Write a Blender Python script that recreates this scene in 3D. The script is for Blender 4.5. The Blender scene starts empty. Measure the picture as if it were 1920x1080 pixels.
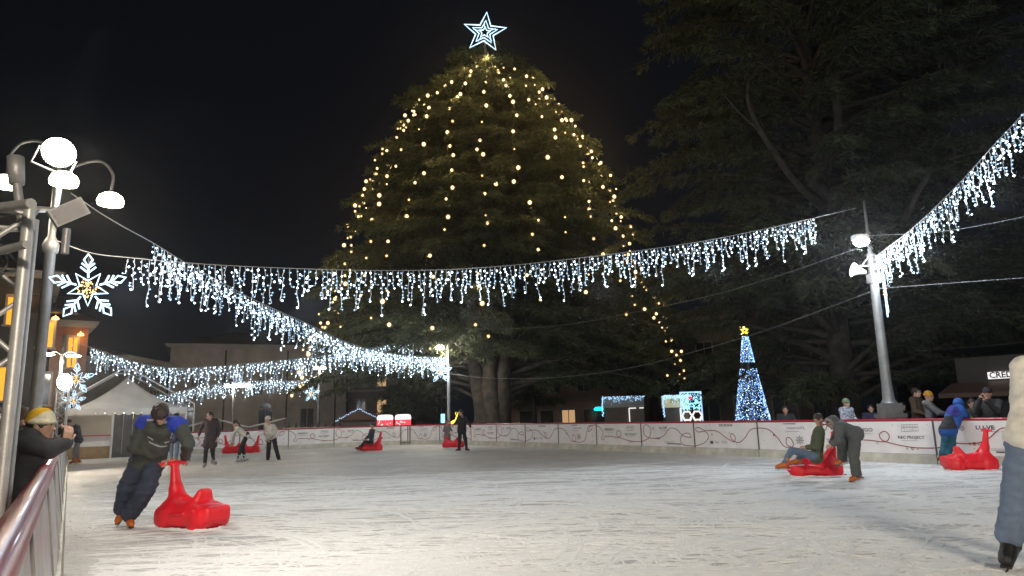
import bpy, bmesh, math, random
import numpy as np
from mathutils import Vector, Matrix
random.seed(7); np.random.seed(7)
RNG = np.random.default_rng(11)
sc = bpy.context.scene
COL = sc.collection
# ------------------------------------------------------------------ camera
F = 1300.0; PITCH = math.atan(240/F); ROLL = math.atan(.028); CH = 1.35
_up0 = np.array([0, -math.sin(PITCH), math.cos(PITCH)]); _w = np.array([0, math.cos(PITCH), math.sin(PITCH)])
_r = math.cos(ROLL)*np.array([1., 0, 0]) - math.sin(ROLL)*_up0
_u = math.sin(ROLL)*np.array([1., 0, 0]) + math.cos(ROLL)*_up0
cam = bpy.data.objects.new('camera', bpy.data.cameras.new('camera')); COL.objects.link(cam)
cam.data.sensor_width = 36; cam.data.lens = F/1920*36; cam.data.clip_start = .05; cam.data.clip_end = 600
m3 = Matrix((_r, _u, -_w)).transposed(); cam.matrix_world = Matrix.Translation((0, 0, CH)) @ m3.to_4x4()
sc.camera = cam
# ------------------------------------------------------------------ world, sun, exposure
wd = bpy.data.worlds.new('World'); sc.world = wd; wd.use_nodes = True
nt = wd.node_tree; nt.nodes.clear()
wo = nt.nodes.new('ShaderNodeOutputWorld'); b1 = nt.nodes.new('ShaderNodeBackground'); b2 = nt.nodes.new('ShaderNodeBackground')
sk = nt.nodes.new('ShaderNodeTexSky'); sk.sky_type = 'NISHITA'; sk.sun_disc = False
sk.sun_elevation = math.radians(-6); sk.sun_rotation = math.radians(200)
ad = nt.nodes.new('ShaderNodeAddShader')
b1.inputs[1].default_value = .05; nt.links.new(sk.outputs[0], b1.inputs[0])
b2.inputs[0].default_value = (.55, .66, 1, 1); b2.inputs[1].default_value = .0058      # glow of the town in the night sky
nt.links.new(b1.outputs[0], ad.inputs[0]); nt.links.new(b2.outputs[0], ad.inputs[1]); nt.links.new(ad.outputs[0], wo.inputs[0])
sun = bpy.data.objects.new('moon_light', bpy.data.lights.new('moon_light', 'SUN')); COL.objects.link(sun)
sun.data.energy = .012; sun.data.angle = math.radians(.5); sun.data.color = (.8, .88, 1); sun.rotation_euler = (math.radians(40), 0, math.radians(25))
sc.view_settings.view_transform = 'Standard'; sc.view_settings.look = 'None'; sc.view_settings.gamma = 1
sc.view_settings.exposure = 0; sc.view_settings.use_curve_mapping = False
sc.render.engine = 'CYCLES'; sc.cycles.use_denoising = True; sc.cycles.max_bounces = 4; sc.cycles.diffuse_bounces = 2; sc.cycles.volume_bounces = 0
sc.cycles.glossy_bounces = 3; sc.cycles.transparent_max_bounces = 8
sc.cycles.sample_clamp_indirect = 2.5; sc.cycles.sample_clamp_direct = 0; sc.cycles.use_light_tree = True
sc.cycles.caustics_reflective = False; sc.cycles.caustics_refractive = False
# ------------------------------------------------------------------ coordinates
C0 = np.array([0, 0, CH])
def ray(x, y): return _w + (x-960)/F*_r + (540-y)/F*_u
def at(x, y, Y):                       # the point at depth Y metres that is seen in that direction
    d = ray(x, y); return C0 + d*Y/d[1]
def on(x, y, z=0.):                    # the point at height z
    d = ray(x, y); return C0 + d*(z-CH)/d[2]
U = np.array([-.535, .845, 0]); N = np.array([.845, .535, 0])        # along and across the rink
def sn(s, n, z=0.): return U*s + N*n + np.array([0, 0, z])
RW, RE, RC = 16.8, 36.5, 5.0           # rink width, far end, corner radius
UA = math.atan2(U[1], U[0]); NA = math.atan2(N[1], N[0])
# ------------------------------------------------------------------ objects
def link(o, parent=None):
    COL.objects.link(o)
    if parent is not None: o.parent = parent
    return o
def tag(o, label=None, cat=None, group=None, kind=None):
    for k, v in (('label', label), ('category', cat), ('group', group), ('kind', kind)):
        if v: o[k] = v
    return o
def thing(name, label, cat, loc=(0, 0, 0), rz=0, group=None):
    o = bpy.data.objects.new(name, None); o.empty_display_size = .2; link(o)
    o.location = tuple(float(v) for v in loc); o.rotation_euler = (0, 0, rz)
    return tag(o, label, cat, group)
def newmesh(name, v, f, mats, mi=None, smooth=False):
    me = bpy.data.meshes.new(name)
    v = np.asarray(v, np.float32)
    if isinstance(f, np.ndarray):
        k = f.shape[1]
        me.vertices.add(len(v)); me.vertices.foreach_set('co', v.ravel())
        me.loops.add(f.size); me.loops.foreach_set('vertex_index', f.astype(np.int32).ravel())
        me.polygons.add(len(f)); me.polygons.foreach_set('loop_start', np.arange(0, f.size, k, dtype=np.int32))
        me.polygons.foreach_set('loop_total', np.full(len(f), k, np.int32))
    else:
        me.from_pydata([tuple(map(float, p)) for p in v], [], f)
    for m in (mats if isinstance(mats, (list, tuple)) else [mats]): me.materials.append(m)
    if mi is not None: me.polygons.foreach_set('material_index', np.asarray(mi, np.int32))
    if smooth: me.polygons.foreach_set('use_smooth', np.ones(len(me.polygons), bool))
    me.update(calc_edges=True)
    return me
def obj(name, me, parent=None, loc=None):
    o = bpy.data.objects.new(name, me); link(o, parent)
    if loc is not None: o.location = tuple(float(x) for x in loc)
    return o
class MB:                               # gathers shapes into one mesh
    def __init__(s): s.v = []; s.f = []; s.m = []; s.sm = []
    def add(s, v, f, mi=0, sm=False):
        b = len(s.v); s.v += [tuple(map(float, p)) for p in v]; s.f += [tuple(i+b for i in q) for q in f]; s.m += [mi]*len(f); s.sm += [sm]*len(f); return s
    def box(s, lo, hi, mi=0, M=None):
        x0, y0, z0 = lo; x1, y1, z1 = hi
        v = [(x0, y0, z0), (x1, y0, z0), (x1, y1, z0), (x0, y1, z0), (x0, y0, z1), (x1, y0, z1), (x1, y1, z1), (x0, y1, z1)]
        if M is not None: v = [M @ Vector(p) for p in v]
        return s.add(v, [(0, 3, 2, 1), (4, 5, 6, 7), (0, 1, 5, 4), (1, 2, 6, 5), (2, 3, 7, 6), (3, 0, 4, 7)], mi)
    def tube(s, pts, r, n=8, mi=0, closed=False, cap=True, sm=True):
        pts = [np.asarray(p, float) for p in pts]; k = len(pts); V = []; Fc = []
        rr = r if hasattr(r, '__len__') else [r]*k
        prev = None
        for i, p in enumerate(pts):
            a = pts[(i-1) % k] if (closed or i > 0) else p; b = pts[(i+1) % k] if (closed or i < k-1) else p
            t = b-a; t = t/(np.linalg.norm(t)+1e-9)
            if prev is None:
                ref = np.array([0, 0, 1.]) if abs(t[2]) < .9 else np.array([1., 0, 0]); e = np.cross(t, ref)
            else: e = prev - t*(prev@t)
            e = e/(np.linalg.norm(e)+1e-9); prev = e; g = np.cross(t, e)
            for j in range(n):
                an = 2*math.pi*j/n; V.append(p + rr[i]*(math.cos(an)*e + math.sin(an)*g))
        for i in range(k if closed else k-1):
            for j in range(n):
                a = i*n+j; b = i*n+(j+1) % n; c = ((i+1) % k)*n+(j+1) % n; d = ((i+1) % k)*n+j
                Fc.append((a, b, c, d))
        s.add(V, Fc, mi, sm)
        if cap and not closed:
            s.add(V[:n], [tuple(range(n))[::-1]], mi); s.add(V[-n:], [tuple(range(n))], mi)
        return s
    def lathe(s, prof, n=16, mi=0, c=(0, 0, 0), axis='z', sm=True):
        V = []; Fc = []
        for (r, z) in prof:
            for j in range(n):
                a = 2*math.pi*j/n; p = (r*math.cos(a), r*math.sin(a), z)
                if axis == 'y': p = (p[0], p[2], p[1])
                if axis == 'x': p = (p[2], p[0], p[1])
                V.append((p[0]+c[0], p[1]+c[1], p[2]+c[2]))
        for i in range(len(prof)-1):
            for j in range(n): Fc.append((i*n+j, i*n+(j+1) % n, (i+1)*n+(j+1) % n, (i+1)*n+j))
        return s.add(V, Fc, mi, sm)
    def octa(s, c, r, mi=0):
        c = np.asarray(c, float); V = [c+np.array(d)*r for d in ((1, 0, 0), (-1, 0, 0), (0, 1, 0), (0, -1, 0), (0, 0, 1), (0, 0, -1))]
        return s.add(V, [(0, 2, 4), (2, 1, 4), (1, 3, 4), (3, 0, 4), (2, 0, 5), (1, 2, 5), (3, 1, 5), (0, 3, 5)], mi, True)
    def strip(s, pts, w, mi=0, y=0.):    # flat printed line in the xz plane
        P = np.asarray(pts, float); k = len(P); V = []
        for i in range(k):
            t = P[min(i+1, k-1)]-P[max(i-1, 0)]; t = t/(np.linalg.norm(t)+1e-9); nn = np.array([-t[1], t[0]])*w/2
            V += [(P[i][0]+nn[0], y, P[i][1]+nn[1]), (P[i][0]-nn[0], y, P[i][1]-nn[1])]
        return s.add(V, [(2*i, 2*i+1, 2*i+3, 2*i+2) for i in range(k-1)], mi)
    def mesh(s, name, mats):
        me = newmesh(name, s.v, s.f, mats, s.m)
        me.polygons.foreach_set('use_smooth', np.asarray(s.sm, bool)); return me
    def build(s, name, mats, parent=None, loc=None): return obj(name, s.mesh(name, mats), parent, loc)
def spline(pts, n=6):
    P = [np.asarray(p, float) for p in pts]; out = []
    for i in range(len(P)-1):
        p0 = P[max(i-1, 0)]; p1 = P[i]; p2 = P[i+1]; p3 = P[min(i+2, len(P)-1)]
        for t in np.linspace(0, 1, n, endpoint=False):
            out.append(.5*((2*p1)+(-p0+p2)*t+(2*p0-5*p1+4*p2-p3)*t*t+(-p0+3*p1-3*p2+p3)*t**3))
    out.append(P[-1]); return out
# ------------------------------------------------------------------ materials
def mat(name, col, rough=.6, metal=0., var=.12, scale=6., bump=0., bscale=40., coat=0., trans=0., alpha=1., sss=0.):
    m = bpy.data.materials.new(name); m.use_nodes = True; n = m.node_tree; p = n.nodes['Principled BSDF']
    p.inputs['Roughness'].default_value = rough; p.inputs['Metallic'].default_value = metal
    p.inputs['Coat Weight'].default_value = coat; p.inputs['Transmission Weight'].default_value = trans; p.inputs['Alpha'].default_value = alpha
    tc = n.nodes.new('ShaderNodeTexCoord')
    if var > 0:
        nz = n.nodes.new('ShaderNodeTexNoise'); nz.inputs['Scale'].default_value = scale; nz.inputs['Detail'].default_value = 6
        n.links.new(tc.outputs['Object'], nz.inputs['Vector'])
        rp = n.nodes.new('ShaderNodeValToRGB')
        rp.color_ramp.elements[0].position = .28; rp.color_ramp.elements[1].position = .72
        rp.color_ramp.elements[0].color = (*[max(0, c*(1-var)) for c in col], 1); rp.color_ramp.elements[1].color = (*[min(1, c*(1+var)) for c in col], 1)
        n.links.new(nz.outputs['Fac'], rp.inputs['Fac']); n.links.new(rp.outputs['Color'], p.inputs['Base Color'])
    else: p.inputs['Base Color'].default_value = (*col, 1)
    if bump > 0:
        n2 = n.nodes.new('ShaderNodeTexNoise'); n2.inputs['Scale'].default_value = bscale; n2.inputs['Detail'].default_value = 5
        bp = n.nodes.new('ShaderNodeBump'); bp.inputs['Strength'].default_value = bump; bp.inputs['Distance'].default_value = .02
        n.links.new(tc.outputs['Object'], n2.inputs['Vector']); n.links.new(n2.outputs['Fac'], bp.inputs['Height']); n.links.new(bp.outputs['Normal'], p.inputs['Normal'])
    return m
def emis(name, col, st, sample='NONE'):
    m = bpy.data.materials.new(name); m.use_nodes = True; p = m.node_tree.nodes['Principled BSDF']
    p.inputs['Base Color'].default_value = (*[c*.6 for c in col], 1); p.inputs['Emission Color'].default_value = (*col, 1); p.inputs['Emission Strength'].default_value = st
    p.inputs['Roughness'].default_value = .4
    m.cycles.emission_sampling = sample
    return m
M = {}
M['steel'] = mat('galvanised_steel', (.36, .36, .37), .42, .35, .15, 9, .15, 60)
M['alu'] = mat('aluminium_truss', (.55, .55, .55), .42, .35, .12, 12, .1, 80)
M['post'] = mat('painted_post', (.2, .2, .2), .5, .5, .2, 5, .2, 40)
M['cable'] = mat('pale_cable', (.28, .28, .28), .6, 0, .1)
M['wire'] = mat('white_wire', (.8, .82, .84), .5, 0, .05)
M['blackwire'] = mat('dark_wire', (.07, .07, .07), .6)
M['red_rail'] = mat('red_lacquered_rail', (.36, .016, .035), .3, 0, .2, 14, .06, 30, coat=.15)
M['panel'] = mat('white_panel', (.84, .8, .785), .45, 0, .09, 2.2, .1, 6)
M['clear_panel'] = mat('scuffed_panel', (.74, .73, .72), .3, 0, .3, 2.5, .4, 9)
M['kick'] = mat('yellowed_kick_plate', (.56, .53, .45), .55, 0, .25, 3, .25, 14)
M['joint'] = mat('dark_joint', (.1, .075, .07), .6)
M['p_red'] = mat('print_red', (.28, .02, .03), .5, 0, .1)
M['p_dark'] = mat('print_dark', (.06, .06, .07), .5, 0, .1)
M['p_grey'] = mat('print_grey', (.33, .32, .34), .5, 0, .1)
M['snow'] = mat('packed_snow', (.88, .875, .86), .75, 0, .05, 20, .4, 60)
M['bulb_hi'] = emis('led_bright', (.7, .88, 1), 6); M['bulb_lo'] = emis('led_soft', (.42, .68, 1), 1.25)
M['tube'] = emis('led_tube', (.55, .8, 1), 1.7); M['tube_blue'] = emis('led_tube_blue', (.45, .62, 1), 1.1)
M['warm'] = emis('warm_bulb', (1, .78, .42), 5); M['warm_lo'] = emis('warm_small', (1, .62, .22), 1.7)
M['lamp'] = emis('lamp_glass', (1, .86, .62), 22); M['flood'] = emis('flood_glass', (1, .93, .8), 60)
M['flood_cool'] = emis('flood_cool', (.9, .95, 1), 40)
M['amber'] = emis('amber_window', (1, .36, .02), 1.3); M['amber_hi'] = emis('amber_lamp', (1, .55, .12), 6)
M['cyan'] = emis('cyan_beacon', (.01, .75, .9), 1.7); M['gold'] = emis('gold_led', (1, .68, .08), 2.2)
M['blue_led'] = emis('blue_led', (.12, .35, 1), 1.5); M['blue_pale'] = emis('blue_pale', (.4, .68, 1), 1.5); M['led_ice'] = emis('led_ice', (.7, .88, 1), 3); M['pinkred'] = emis('red_sign', (1, .06, .09), 1.2); M['whitesign'] = emis('white_sign', (1, .95, .92), 1.0)
M['cyan_led'] = emis('ice_led', (.35, .85, 1), 1.6)
M['plastic'] = mat('red_plastic', (.85, .017, .03), .36, 0, .14, 5, .14, 90)
M['bark'] = mat('cedar_bark', (.06, .052, .044), .95, 0, .55, 3, 1., 6)
M['skin'] = mat('skin', (.5, .3, .22), .5, 0, .1, 30)
M['tent'] = mat('white_tent_fabric', (.6, .57, .54), .6, 0, .1, 1.5, .15, 4)
M['glass_dark'] = mat('dark_glass', (.03, .03, .035), .08, 0, .1)
M['black'] = mat('black_plastic', (.02, .02, .022), .35)
M['asphalt'] = mat('asphalt', (.05, .05, .052), .85, 0, .3, 3, .4, 60)
M['kraft'] = mat('plywood', (.36, .24, .13), .6, 0, .2, 4, .1, 20)
def leafmat(name, a, b):
    m = bpy.data.materials.new(name); m.use_nodes = True; n = m.node_tree; p = n.nodes['Principled BSDF']
    g = n.nodes.new('ShaderNodeNewGeometry'); rp = n.nodes.new('ShaderNodeValToRGB')
    rp.color_ramp.elements[0].color = (*a, 1); rp.color_ramp.elements[1].color = (*b, 1)
    n.links.new(g.outputs['Random Per Island'], rp.inputs['Fac']); n.links.new(rp.outputs['Color'], p.inputs['Base Color'])
    p.inputs['Roughness'].default_value = .6
    tr = n.nodes.new('ShaderNodeBsdfTranslucent'); n.links.new(rp.outputs['Color'], tr.inputs['Color'])
    mx = n.nodes.new('ShaderNodeMixShader'); mx.inputs[0].default_value = .3; o = n.nodes['Material Output']
    n.links.new(p.outputs[0], mx.inputs[1]); n.links.new(tr.outputs[0], mx.inputs[2]); n.links.new(mx.outputs[0], o.inputs[0])
    return m
M['leaf'] = leafmat('cedar_needles', (.045, .06, .03), (.12, .145, .07))
M['leaf2'] = leafmat('dark_needles', (.045, .06, .034), (.12, .14, .07))
def ice_mat():
    m = bpy.data.materials.new('skated_ice'); m.use_nodes = True; n = m.node_tree; p = n.nodes['Principled BSDF']; L = n.links.new
    tc = n.nodes.new('ShaderNodeTexCoord')
    def noise(sc_, det=6, vec=None, rough=.6):
        z = n.nodes.new('ShaderNodeTexNoise'); z.inputs['Scale'].default_value = sc_; z.inputs['Detail'].default_value = det; z.inputs['Roughness'].default_value = rough
        L(vec or tc.outputs['Object'], z.inputs['Vector']); return z
    warp = noise(.35, 2); wm = n.nodes.new('ShaderNodeVectorMath'); wm.operation = 'SCALE'; wm.inputs['Scale'].default_value = 2.2; L(warp.outputs['Color'], wm.inputs[0])
    wa = n.nodes.new('ShaderNodeVectorMath'); wa.operation = 'ADD'; L(tc.outputs['Object'], wa.inputs[0]); L(wm.outputs[0], wa.inputs[1])
    lines = None
    for ang, sx, sy, pos in ((.1, 1.1, 22, .6), (-.5, 1.4, 26, .63), (.75, 1.5, 30, .64), (1.5, 1.6, 34, .66)):
        mp = n.nodes.new('ShaderNodeMapping'); mp.inputs['Rotation'].default_value = (0, 0, ang); L(wa.outputs[0], mp.inputs['Vector'])
        mp2 = n.nodes.new('ShaderNodeMapping'); mp2.inputs['Scale'].default_value = (sx, sy, 1); L(mp.outputs[0], mp2.inputs['Vector'])
        z = noise(1., 3, mp2.outputs[0]); rp = n.nodes.new('ShaderNodeValToRGB'); rp.color_ramp.elements[0].position = pos-.06; rp.color_ramp.elements[1].position = pos+.05
        L(z.outputs['Fac'], rp.inputs['Fac'])
        if lines is None: lines = rp.outputs[0]
        else:
            mx = n.nodes.new('ShaderNodeMix'); mx.data_type = 'RGBA'; mx.blend_type = 'LIGHTEN'; mx.inputs[0].default_value = 1
            L(lines, mx.inputs[6]); L(rp.outputs[0], mx.inputs[7]); lines = mx.outputs[2]
    fine = noise(14, 8); big = noise(.5, 5)
    c1 = n.nodes.new('ShaderNodeValToRGB'); c1.color_ramp.elements[0].color = (.48, .465, .46, 1); c1.color_ramp.elements[1].color = (.65, .635, .615, 1)
    c1.color_ramp.elements[0].position = .3; c1.color_ramp.elements[1].position = .7; L(big.outputs['Fac'], c1.inputs['Fac'])
    c2 = n.nodes.new('ShaderNodeMix'); c2.data_type = 'RGBA'; c2.blend_type = 'MIX'; L(lines, c2.inputs[0]); L(c1.outputs[0], c2.inputs[6]); c2.inputs[7].default_value = (.9, .89, .87, 1)
    L(c2.outputs[2], p.inputs['Base Color'])
    rr = n.nodes.new('ShaderNodeMapRange'); rr.inputs[3].default_value = .38; rr.inputs[4].default_value = .75; L(fine.outputs['Fac'], rr.inputs[0]); L(rr.outputs[0], p.inputs['Roughness'])
    sm = n.nodes.new('ShaderNodeMath'); sm.operation = 'MULTIPLY_ADD'; sm.inputs[1].default_value = .55; L(lines, sm.inputs[0]); L(fine.outputs['Fac'], sm.inputs[2])
    bp = n.nodes.new('ShaderNodeBump'); bp.inputs['Strength'].default_value = .75; bp.inputs['Distance'].default_value = .035; L(sm.outputs[0], bp.inputs['Height']); L(bp.outputs[0], p.inputs['Normal'])
    return m
M['ice'] = ice_mat()
def wallmat(name, col, var=.2): return mat(name, col, .85, 0, var, .8, .35, 18)
# ------------------------------------------------------------------ lamps
def lamp(kind, loc, power, col, parent=None, size=.15, aim=None, spread=180):
    l = bpy.data.lights.new('lamp_light', kind); l.energy = power; l.color = col
    o = bpy.data.objects.new('lamp_light', l); link(o)
    if kind == 'SPOT': l.spot_size = math.radians(164); l.spot_blend = .3; l.shadow_soft_size = size
    elif kind == 'AREA': l.shape = 'DISK'; l.size = size; l.spread = math.radians(spread)
    else: l.shadow_soft_size = size
    o.location = tuple(map(float, loc))
    if aim is not None: o.rotation_euler = (Vector(aim)-Vector(o.location)).to_track_quat('-Z', 'Y').to_euler()
    if parent is not None:
        bpy.context.view_layer.update(); mw = o.matrix_world.copy(); o.parent = parent; o.matrix_parent_inverse = parent.matrix_world.inverted()
    return o
LF1, LB0, LL, LR, LM, LT = 215, 1800, 130, 420, 470, 200
WARM = (1, .87, .68); NEUT = (1, .95, .88); COOL = (1, .97, .93)
# ------------------------------------------------------------------ ground and ice
g = MB(); g.add([(-300, -150, -.1), (300, -150, -.1), (300, 450, -.1), (-300, 450, -.1)], [(0, 1, 2, 3)])
tag(g.build('ground', M['asphalt']), kind='structure')
def rink_outline(inset=0.):
    pts = [(-12., inset), (-12., RW-inset)]
    r = RC-inset
    for a in np.linspace(0, math.pi/2, 10): pts.append((RE-RC+r*math.sin(a), RW-RC+r*math.cos(a)))
    pts += [(RE-inset, inset)]
    return pts
pts = rink_outline(-.12)
v = [sn(s, n, 0) for s, n in pts]; nb = len(v)
v += [p-np.array([0, 0, .12]) for p in v]
ice = obj('ice', newmesh('ice', v, [tuple(range(nb))[::-1]] + [(i, (i+1) % nb, nb+(i+1) % nb, nb+i) for i in range(nb)], M['ice'])); tag(ice, kind='structure')
def in_rink(x, y, mrg=.25):
    n = x*N[0]+y*N[1]; s = x*U[0]+y*U[1]
    return mrg < n < RW-mrg and s < RE-mrg
# ridges of scraped snow left by skates
V = []; Fq = []
def ridge(x, y, h, L, cur, w, ht):
    k = max(3, int(L/.14)); b = None
    for i in range(k+1):
        t = i/k
        if not in_rink(x, y): b = None
        else:
            tp = math.sin(math.pi*min(1, max(0, t)))**.5; nx, ny = -math.sin(h), math.cos(h); ww = w*tp*random.uniform(.5, 1.3)+.002; hh = ht*tp*random.uniform(.4, 1.4)
            V.extend([(x-nx*ww, y-ny*ww, .0015), (x+nx*ww*.2, y+ny*ww*.2, .002+hh), (x+nx*ww, y+ny*ww, .0015)]); c = len(V)-3
            if b is not None: Fq.extend([(b, c, c+1, b+1), (b+1, c+1, c+2, b+2)])
            b = c
        x += math.cos(h)*L/k; y += math.sin(h)*L/k; h += cur*L/k
for i in range(2300):
    Y = 4.2+14*random.random()**1.6; X = random.uniform(-.68, .76)*Y
    kind = random.random()
    if kind < .6: ridge(X, Y, random.gauss(.05, .28)+(math.pi if random.random() < .5 else 0), random.uniform(.8, 5), random.gauss(0, .12), random.uniform(.006, .022), random.uniform(.004, .014))
    elif kind < .85: ridge(X, Y, random.uniform(0, 6.28), random.uniform(.25, 1.2), random.gauss(0, .8), random.uniform(.006, .022), random.uniform(.005, .015))
    else:
        h = random.gauss(.3, .5); cu = random.gauss(0, .35); L = random.uniform(1, 3.5)
        for q in range(2): ridge(X+random.uniform(-.1, .1), Y+q*random.uniform(.08, .3), h, L, cu, random.uniform(.01, .03), random.uniform(.005, .013))
for i in range(150):                     # wide turning cuts with banked snow
    Y = 4.6+8.5*random.random()**1.2; X = random.uniform(-.4, .72)*Y; h = random.gauss(.15, .5); cu = random.choice((-1, 1))*random.uniform(.12, .5); L = random.uniform(1.5, 5)
    for q in range(random.randint(1, 3)): ridge(X+random.gauss(0, .06), Y+q*random.uniform(.06, .2), h+random.gauss(0, .03), L*random.uniform(.7, 1), cu, random.uniform(.016, .045), random.uniform(.009, .022))
for i in range(260):
    Y = 4.3+5*random.random(); X = random.uniform(-.5, .72)*Y; ridge(X, Y, random.uniform(0, 6.28), random.uniform(.1, .5), random.gauss(0, 2), random.uniform(.012, .035), random.uniform(.008, .02))
rd = obj('skate_ridges', newmesh('skate_ridges', V, np.array(Fq), M['snow'], smooth=True)); tag(rd, 'thin ridges of scraped snow across the ice', 'snow', kind='stuff')
cr = MB()
for i in range(1000):
    Y = 3.8+9*random.random()**1.7; X = random.uniform(-.66, .76)*Y
    if in_rink(X, Y, .05): cr.octa((X, Y, .003), random.uniform(.004, .016))
tag(cr.build('snow_crumbs', M['snow']), 'loose white crumbs of snow on the ice', 'snow', kind='stuff')
# ------------------------------------------------------------------ barrier
_fc = {}
def textmesh(body, size, bold=.012):
    key = (body, size)
    if key not in _fc:
        cu = bpy.data.curves.new('t', 'FONT'); cu.body = body; cu.size = size; cu.align_x = 'CENTER'; cu.align_y = 'CENTER'; cu.offset = bold*size; cu.resolution_u = 2
        o = bpy.data.objects.new('t', cu); COL.objects.link(o); dg = bpy.context.evaluated_depsgraph_get()
        me = bpy.data.meshes.new_from_object(o.evaluated_get(dg)); vv = [tuple(x.co) for x in me.vertices]; ff = [tuple(p.vertices) for p in me.polygons]
        bpy.data.objects.remove(o); bpy.data.curves.remove(cu); bpy.data.meshes.remove(me); _fc[key] = (vv, ff)
    return _fc[key]
def put_text(mb, body, size, x, z, mi, y=0., bold=.012, sx=1.):
    vv, ff = textmesh(body, size, bold); mb.add([(x+p[0]*sx, y, z+p[1]) for p in vv], ff, mi)
PW = 2.45; PZ0, PZ1 = .22, .97; PHt = PZ1-PZ0
RIB = {
 'A': [(0, .18), (.08, .25), (.17, .42), (.2, .82), (.1, 1.), (.045, .75), (.1, .42), (.3, .34), (.44, .47), (.57, .82), (.7, .76), (.8, .48), (.94, .42), (.9, .6), (.8, .54), (.75, .3), (.8, .07), (1, 0.02)],
 'B': [(0, .02), (.16, .18), (.24, .45), (.19, .68), (.07, .66), (.03, .8), (.09, .86), (.19, .73), (.38, .7), (.52, .42), (.64, .25), (.66, .48), (.61, .6), (.6, .38), (.7, .22), (.8, .4), (.89, .74), (1, .84)],
 'C': [(0, .84), (.15, .78), (.26, .48), (.34, .13), (.43, .08), (.47, .2), (.44, .42), (.39, .45), (.38, .2), (.46, .08), (.6, .06), (.7, .2), (.76, .6), (.8, .92), (.9, .96), (.88, .76), (.8, .66), (.84, .9), (.93, 1.), (1, .98)],
 'D': [(0, .98), (.1, .84), (.16, .55), (.11, .28), (.16, .22), (.2, .4), (.36, .4), (.52, .36), (.57, .55), (.53, .72), (.47, .6), (.5, .4), (.62, .28), (.8, .18), (1, .18)]}
def print_mesh(t):
    mb = MB(); y = -.004
    P = [np.array([a*PW, PZ0+.02+b*(PHt-.06)]) for a, b in RIB[t]]
    mb.strip(spline(P, 7), .022, 0, y)
    X = lambda a: a*PW
    Z = lambda b: PZ0+b*PHt
    def bars(x, z, w, n, hh=.012, gap=.028, mi=2):
        for i in range(n): mb.add([(x, y, z-i*gap), (x+w*random.uniform(.7, 1), y, z-i*gap), (x+w*.85, y, z-i*gap+hh), (x, y, z-i*gap+hh)], [(0, 1, 2, 3)], mi)
    def ring(x, z, r, w, mi, n=14):
        mb.strip([(x+r*math.cos(a), z+r*math.sin(a)) for a in np.linspace(0, 2*math.pi, n+1)], w, mi, y)
    def star(x, z, r, mi):
        for a in (0, math.pi/3, 2*math.pi/3): mb.strip([(x-r*math.cos(a), z-r*math.sin(a)), (x+r*math.cos(a), z+r*math.sin(a))], .008, mi, y-.0006*a)
    if t == 'A':
        put_text(mb, 'LU-VE', .115, X(.44), Z(.8), 1, y-.001, .03, 1.25); bars(X(.4), Z(.68), .4, 1); ring(X(.25), Z(.78), .05, .012, 2); ring(X(.25), Z(.78), .025, .012, 2)
        bars(X(.46), Z(.2), .55, 2, .01, .03); mb.add([(X(.5), y, Z(.1)), (X(.76), y, Z(.1)), (X(.76), y, Z(.14)), (X(.5), y, Z(.14))], [(0, 1, 2, 3)], 1)
        for a, r in ((.3, .022), (.335, .03), (.37, .02)): ring(X(a), Z(.34), r, .02, 0 if r == .03 else 2, 8)
    if t == 'B':
        put_text(mb, 'DE BONA', .1, X(.53), Z(.9), 1, y-.001, .02, 1.2); mb.add([(X(.26), y, Z(.16)), (X(.31), y, Z(.16)), (X(.31), y, Z(.28)), (X(.26), y, Z(.28))], [(0, 1, 2, 3)], 1)
        put_text(mb, 'FIORI', .06, X(.37), Z(.22), 1, y); bars(X(.44), Z(.27), .27, 3, .01)
        ring(X(.3), Z(.53), .014, .022, 0, 8); star(X(.58), Z(.6), .035, 2)
    if t == 'C':
        put_text(mb, 'reservaXL', .115, X(.52), Z(.8), 2, y-.001, .012, 1.2); mb.add([(X(.36), y, Z(.93)), (X(.52), y, Z(.93)), (X(.52), y, Z(.96)), (X(.36), y, Z(.96))], [(0, 1, 2, 3)], 3); bars(X(.38), Z(.66), .55, 1)
        x, z = X(.555), Z(.36); ring(x, z, .075, .012, 1, 16); ring(x, z, .02, .014, 1, 8)
        for i in range(8):
            a = i*math.pi/4; mb.strip([(x+.02*math.cos(a), z+.02*math.sin(a)), (x+.115*math.cos(a), z+.115*math.sin(a))], .009, 1, y-.0004); ring(x+.115*math.cos(a), z+.115*math.sin(a), .008, .014, 1, 6)
        ring(X(.22), Z(.53), .016, .03, 0, 8); star(X(.9), Z(.4), .05, 2); bars(X(.86), Z(.14), .12, 2)
    if t == 'D':
        put_text(mb, 'ARRIGO', .12, X(.3), Z(.73), 1, y-.001, .02, 1.2); bars(X(.2), Z(.6), .5, 1)
        put_text(mb, 'R&C PROJECT', .095, X(.78), Z(.5), 1, y-.001, .018, 1.05); bars(X(.68), Z(.4), .45, 1, .008)
        x0, x1, z0, z1 = X(.7), X(.86), Z(.68), Z(.9)
        mb.strip([(x0, z0), (x1, z0+.02), (x1, z1), (x0, z1-.01), (x0, z0)], .014, 2, y); mb.strip([(x0, z1-.06), (x1, z1-.06)], .02, 2, y-.0005)
        for i in range(1, 6): mb.strip([(x0+(x1-x0)*i/6, z0), (x0+(x1-x0)*i/6, z1)], .007, 2, y-.001)
        for a, r in ((.73, .018), (.78, .026), (.83, .018)): ring(X(a), Z(.16), r, .018, 0 if r == .026 else 2, 8)
        star(X(.44), Z(.32), .04, 2)
    for i in range(7): ring(X(random.uniform(.05, .95)), Z(random.uniform(.1, .95)), .007, .012, 2, 6)
    return mb.mesh('panel_print', [M['p_red'], M['p_dark'], M['p_grey'], mat('print_blue', (.08, .1, .3), .5)])
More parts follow.
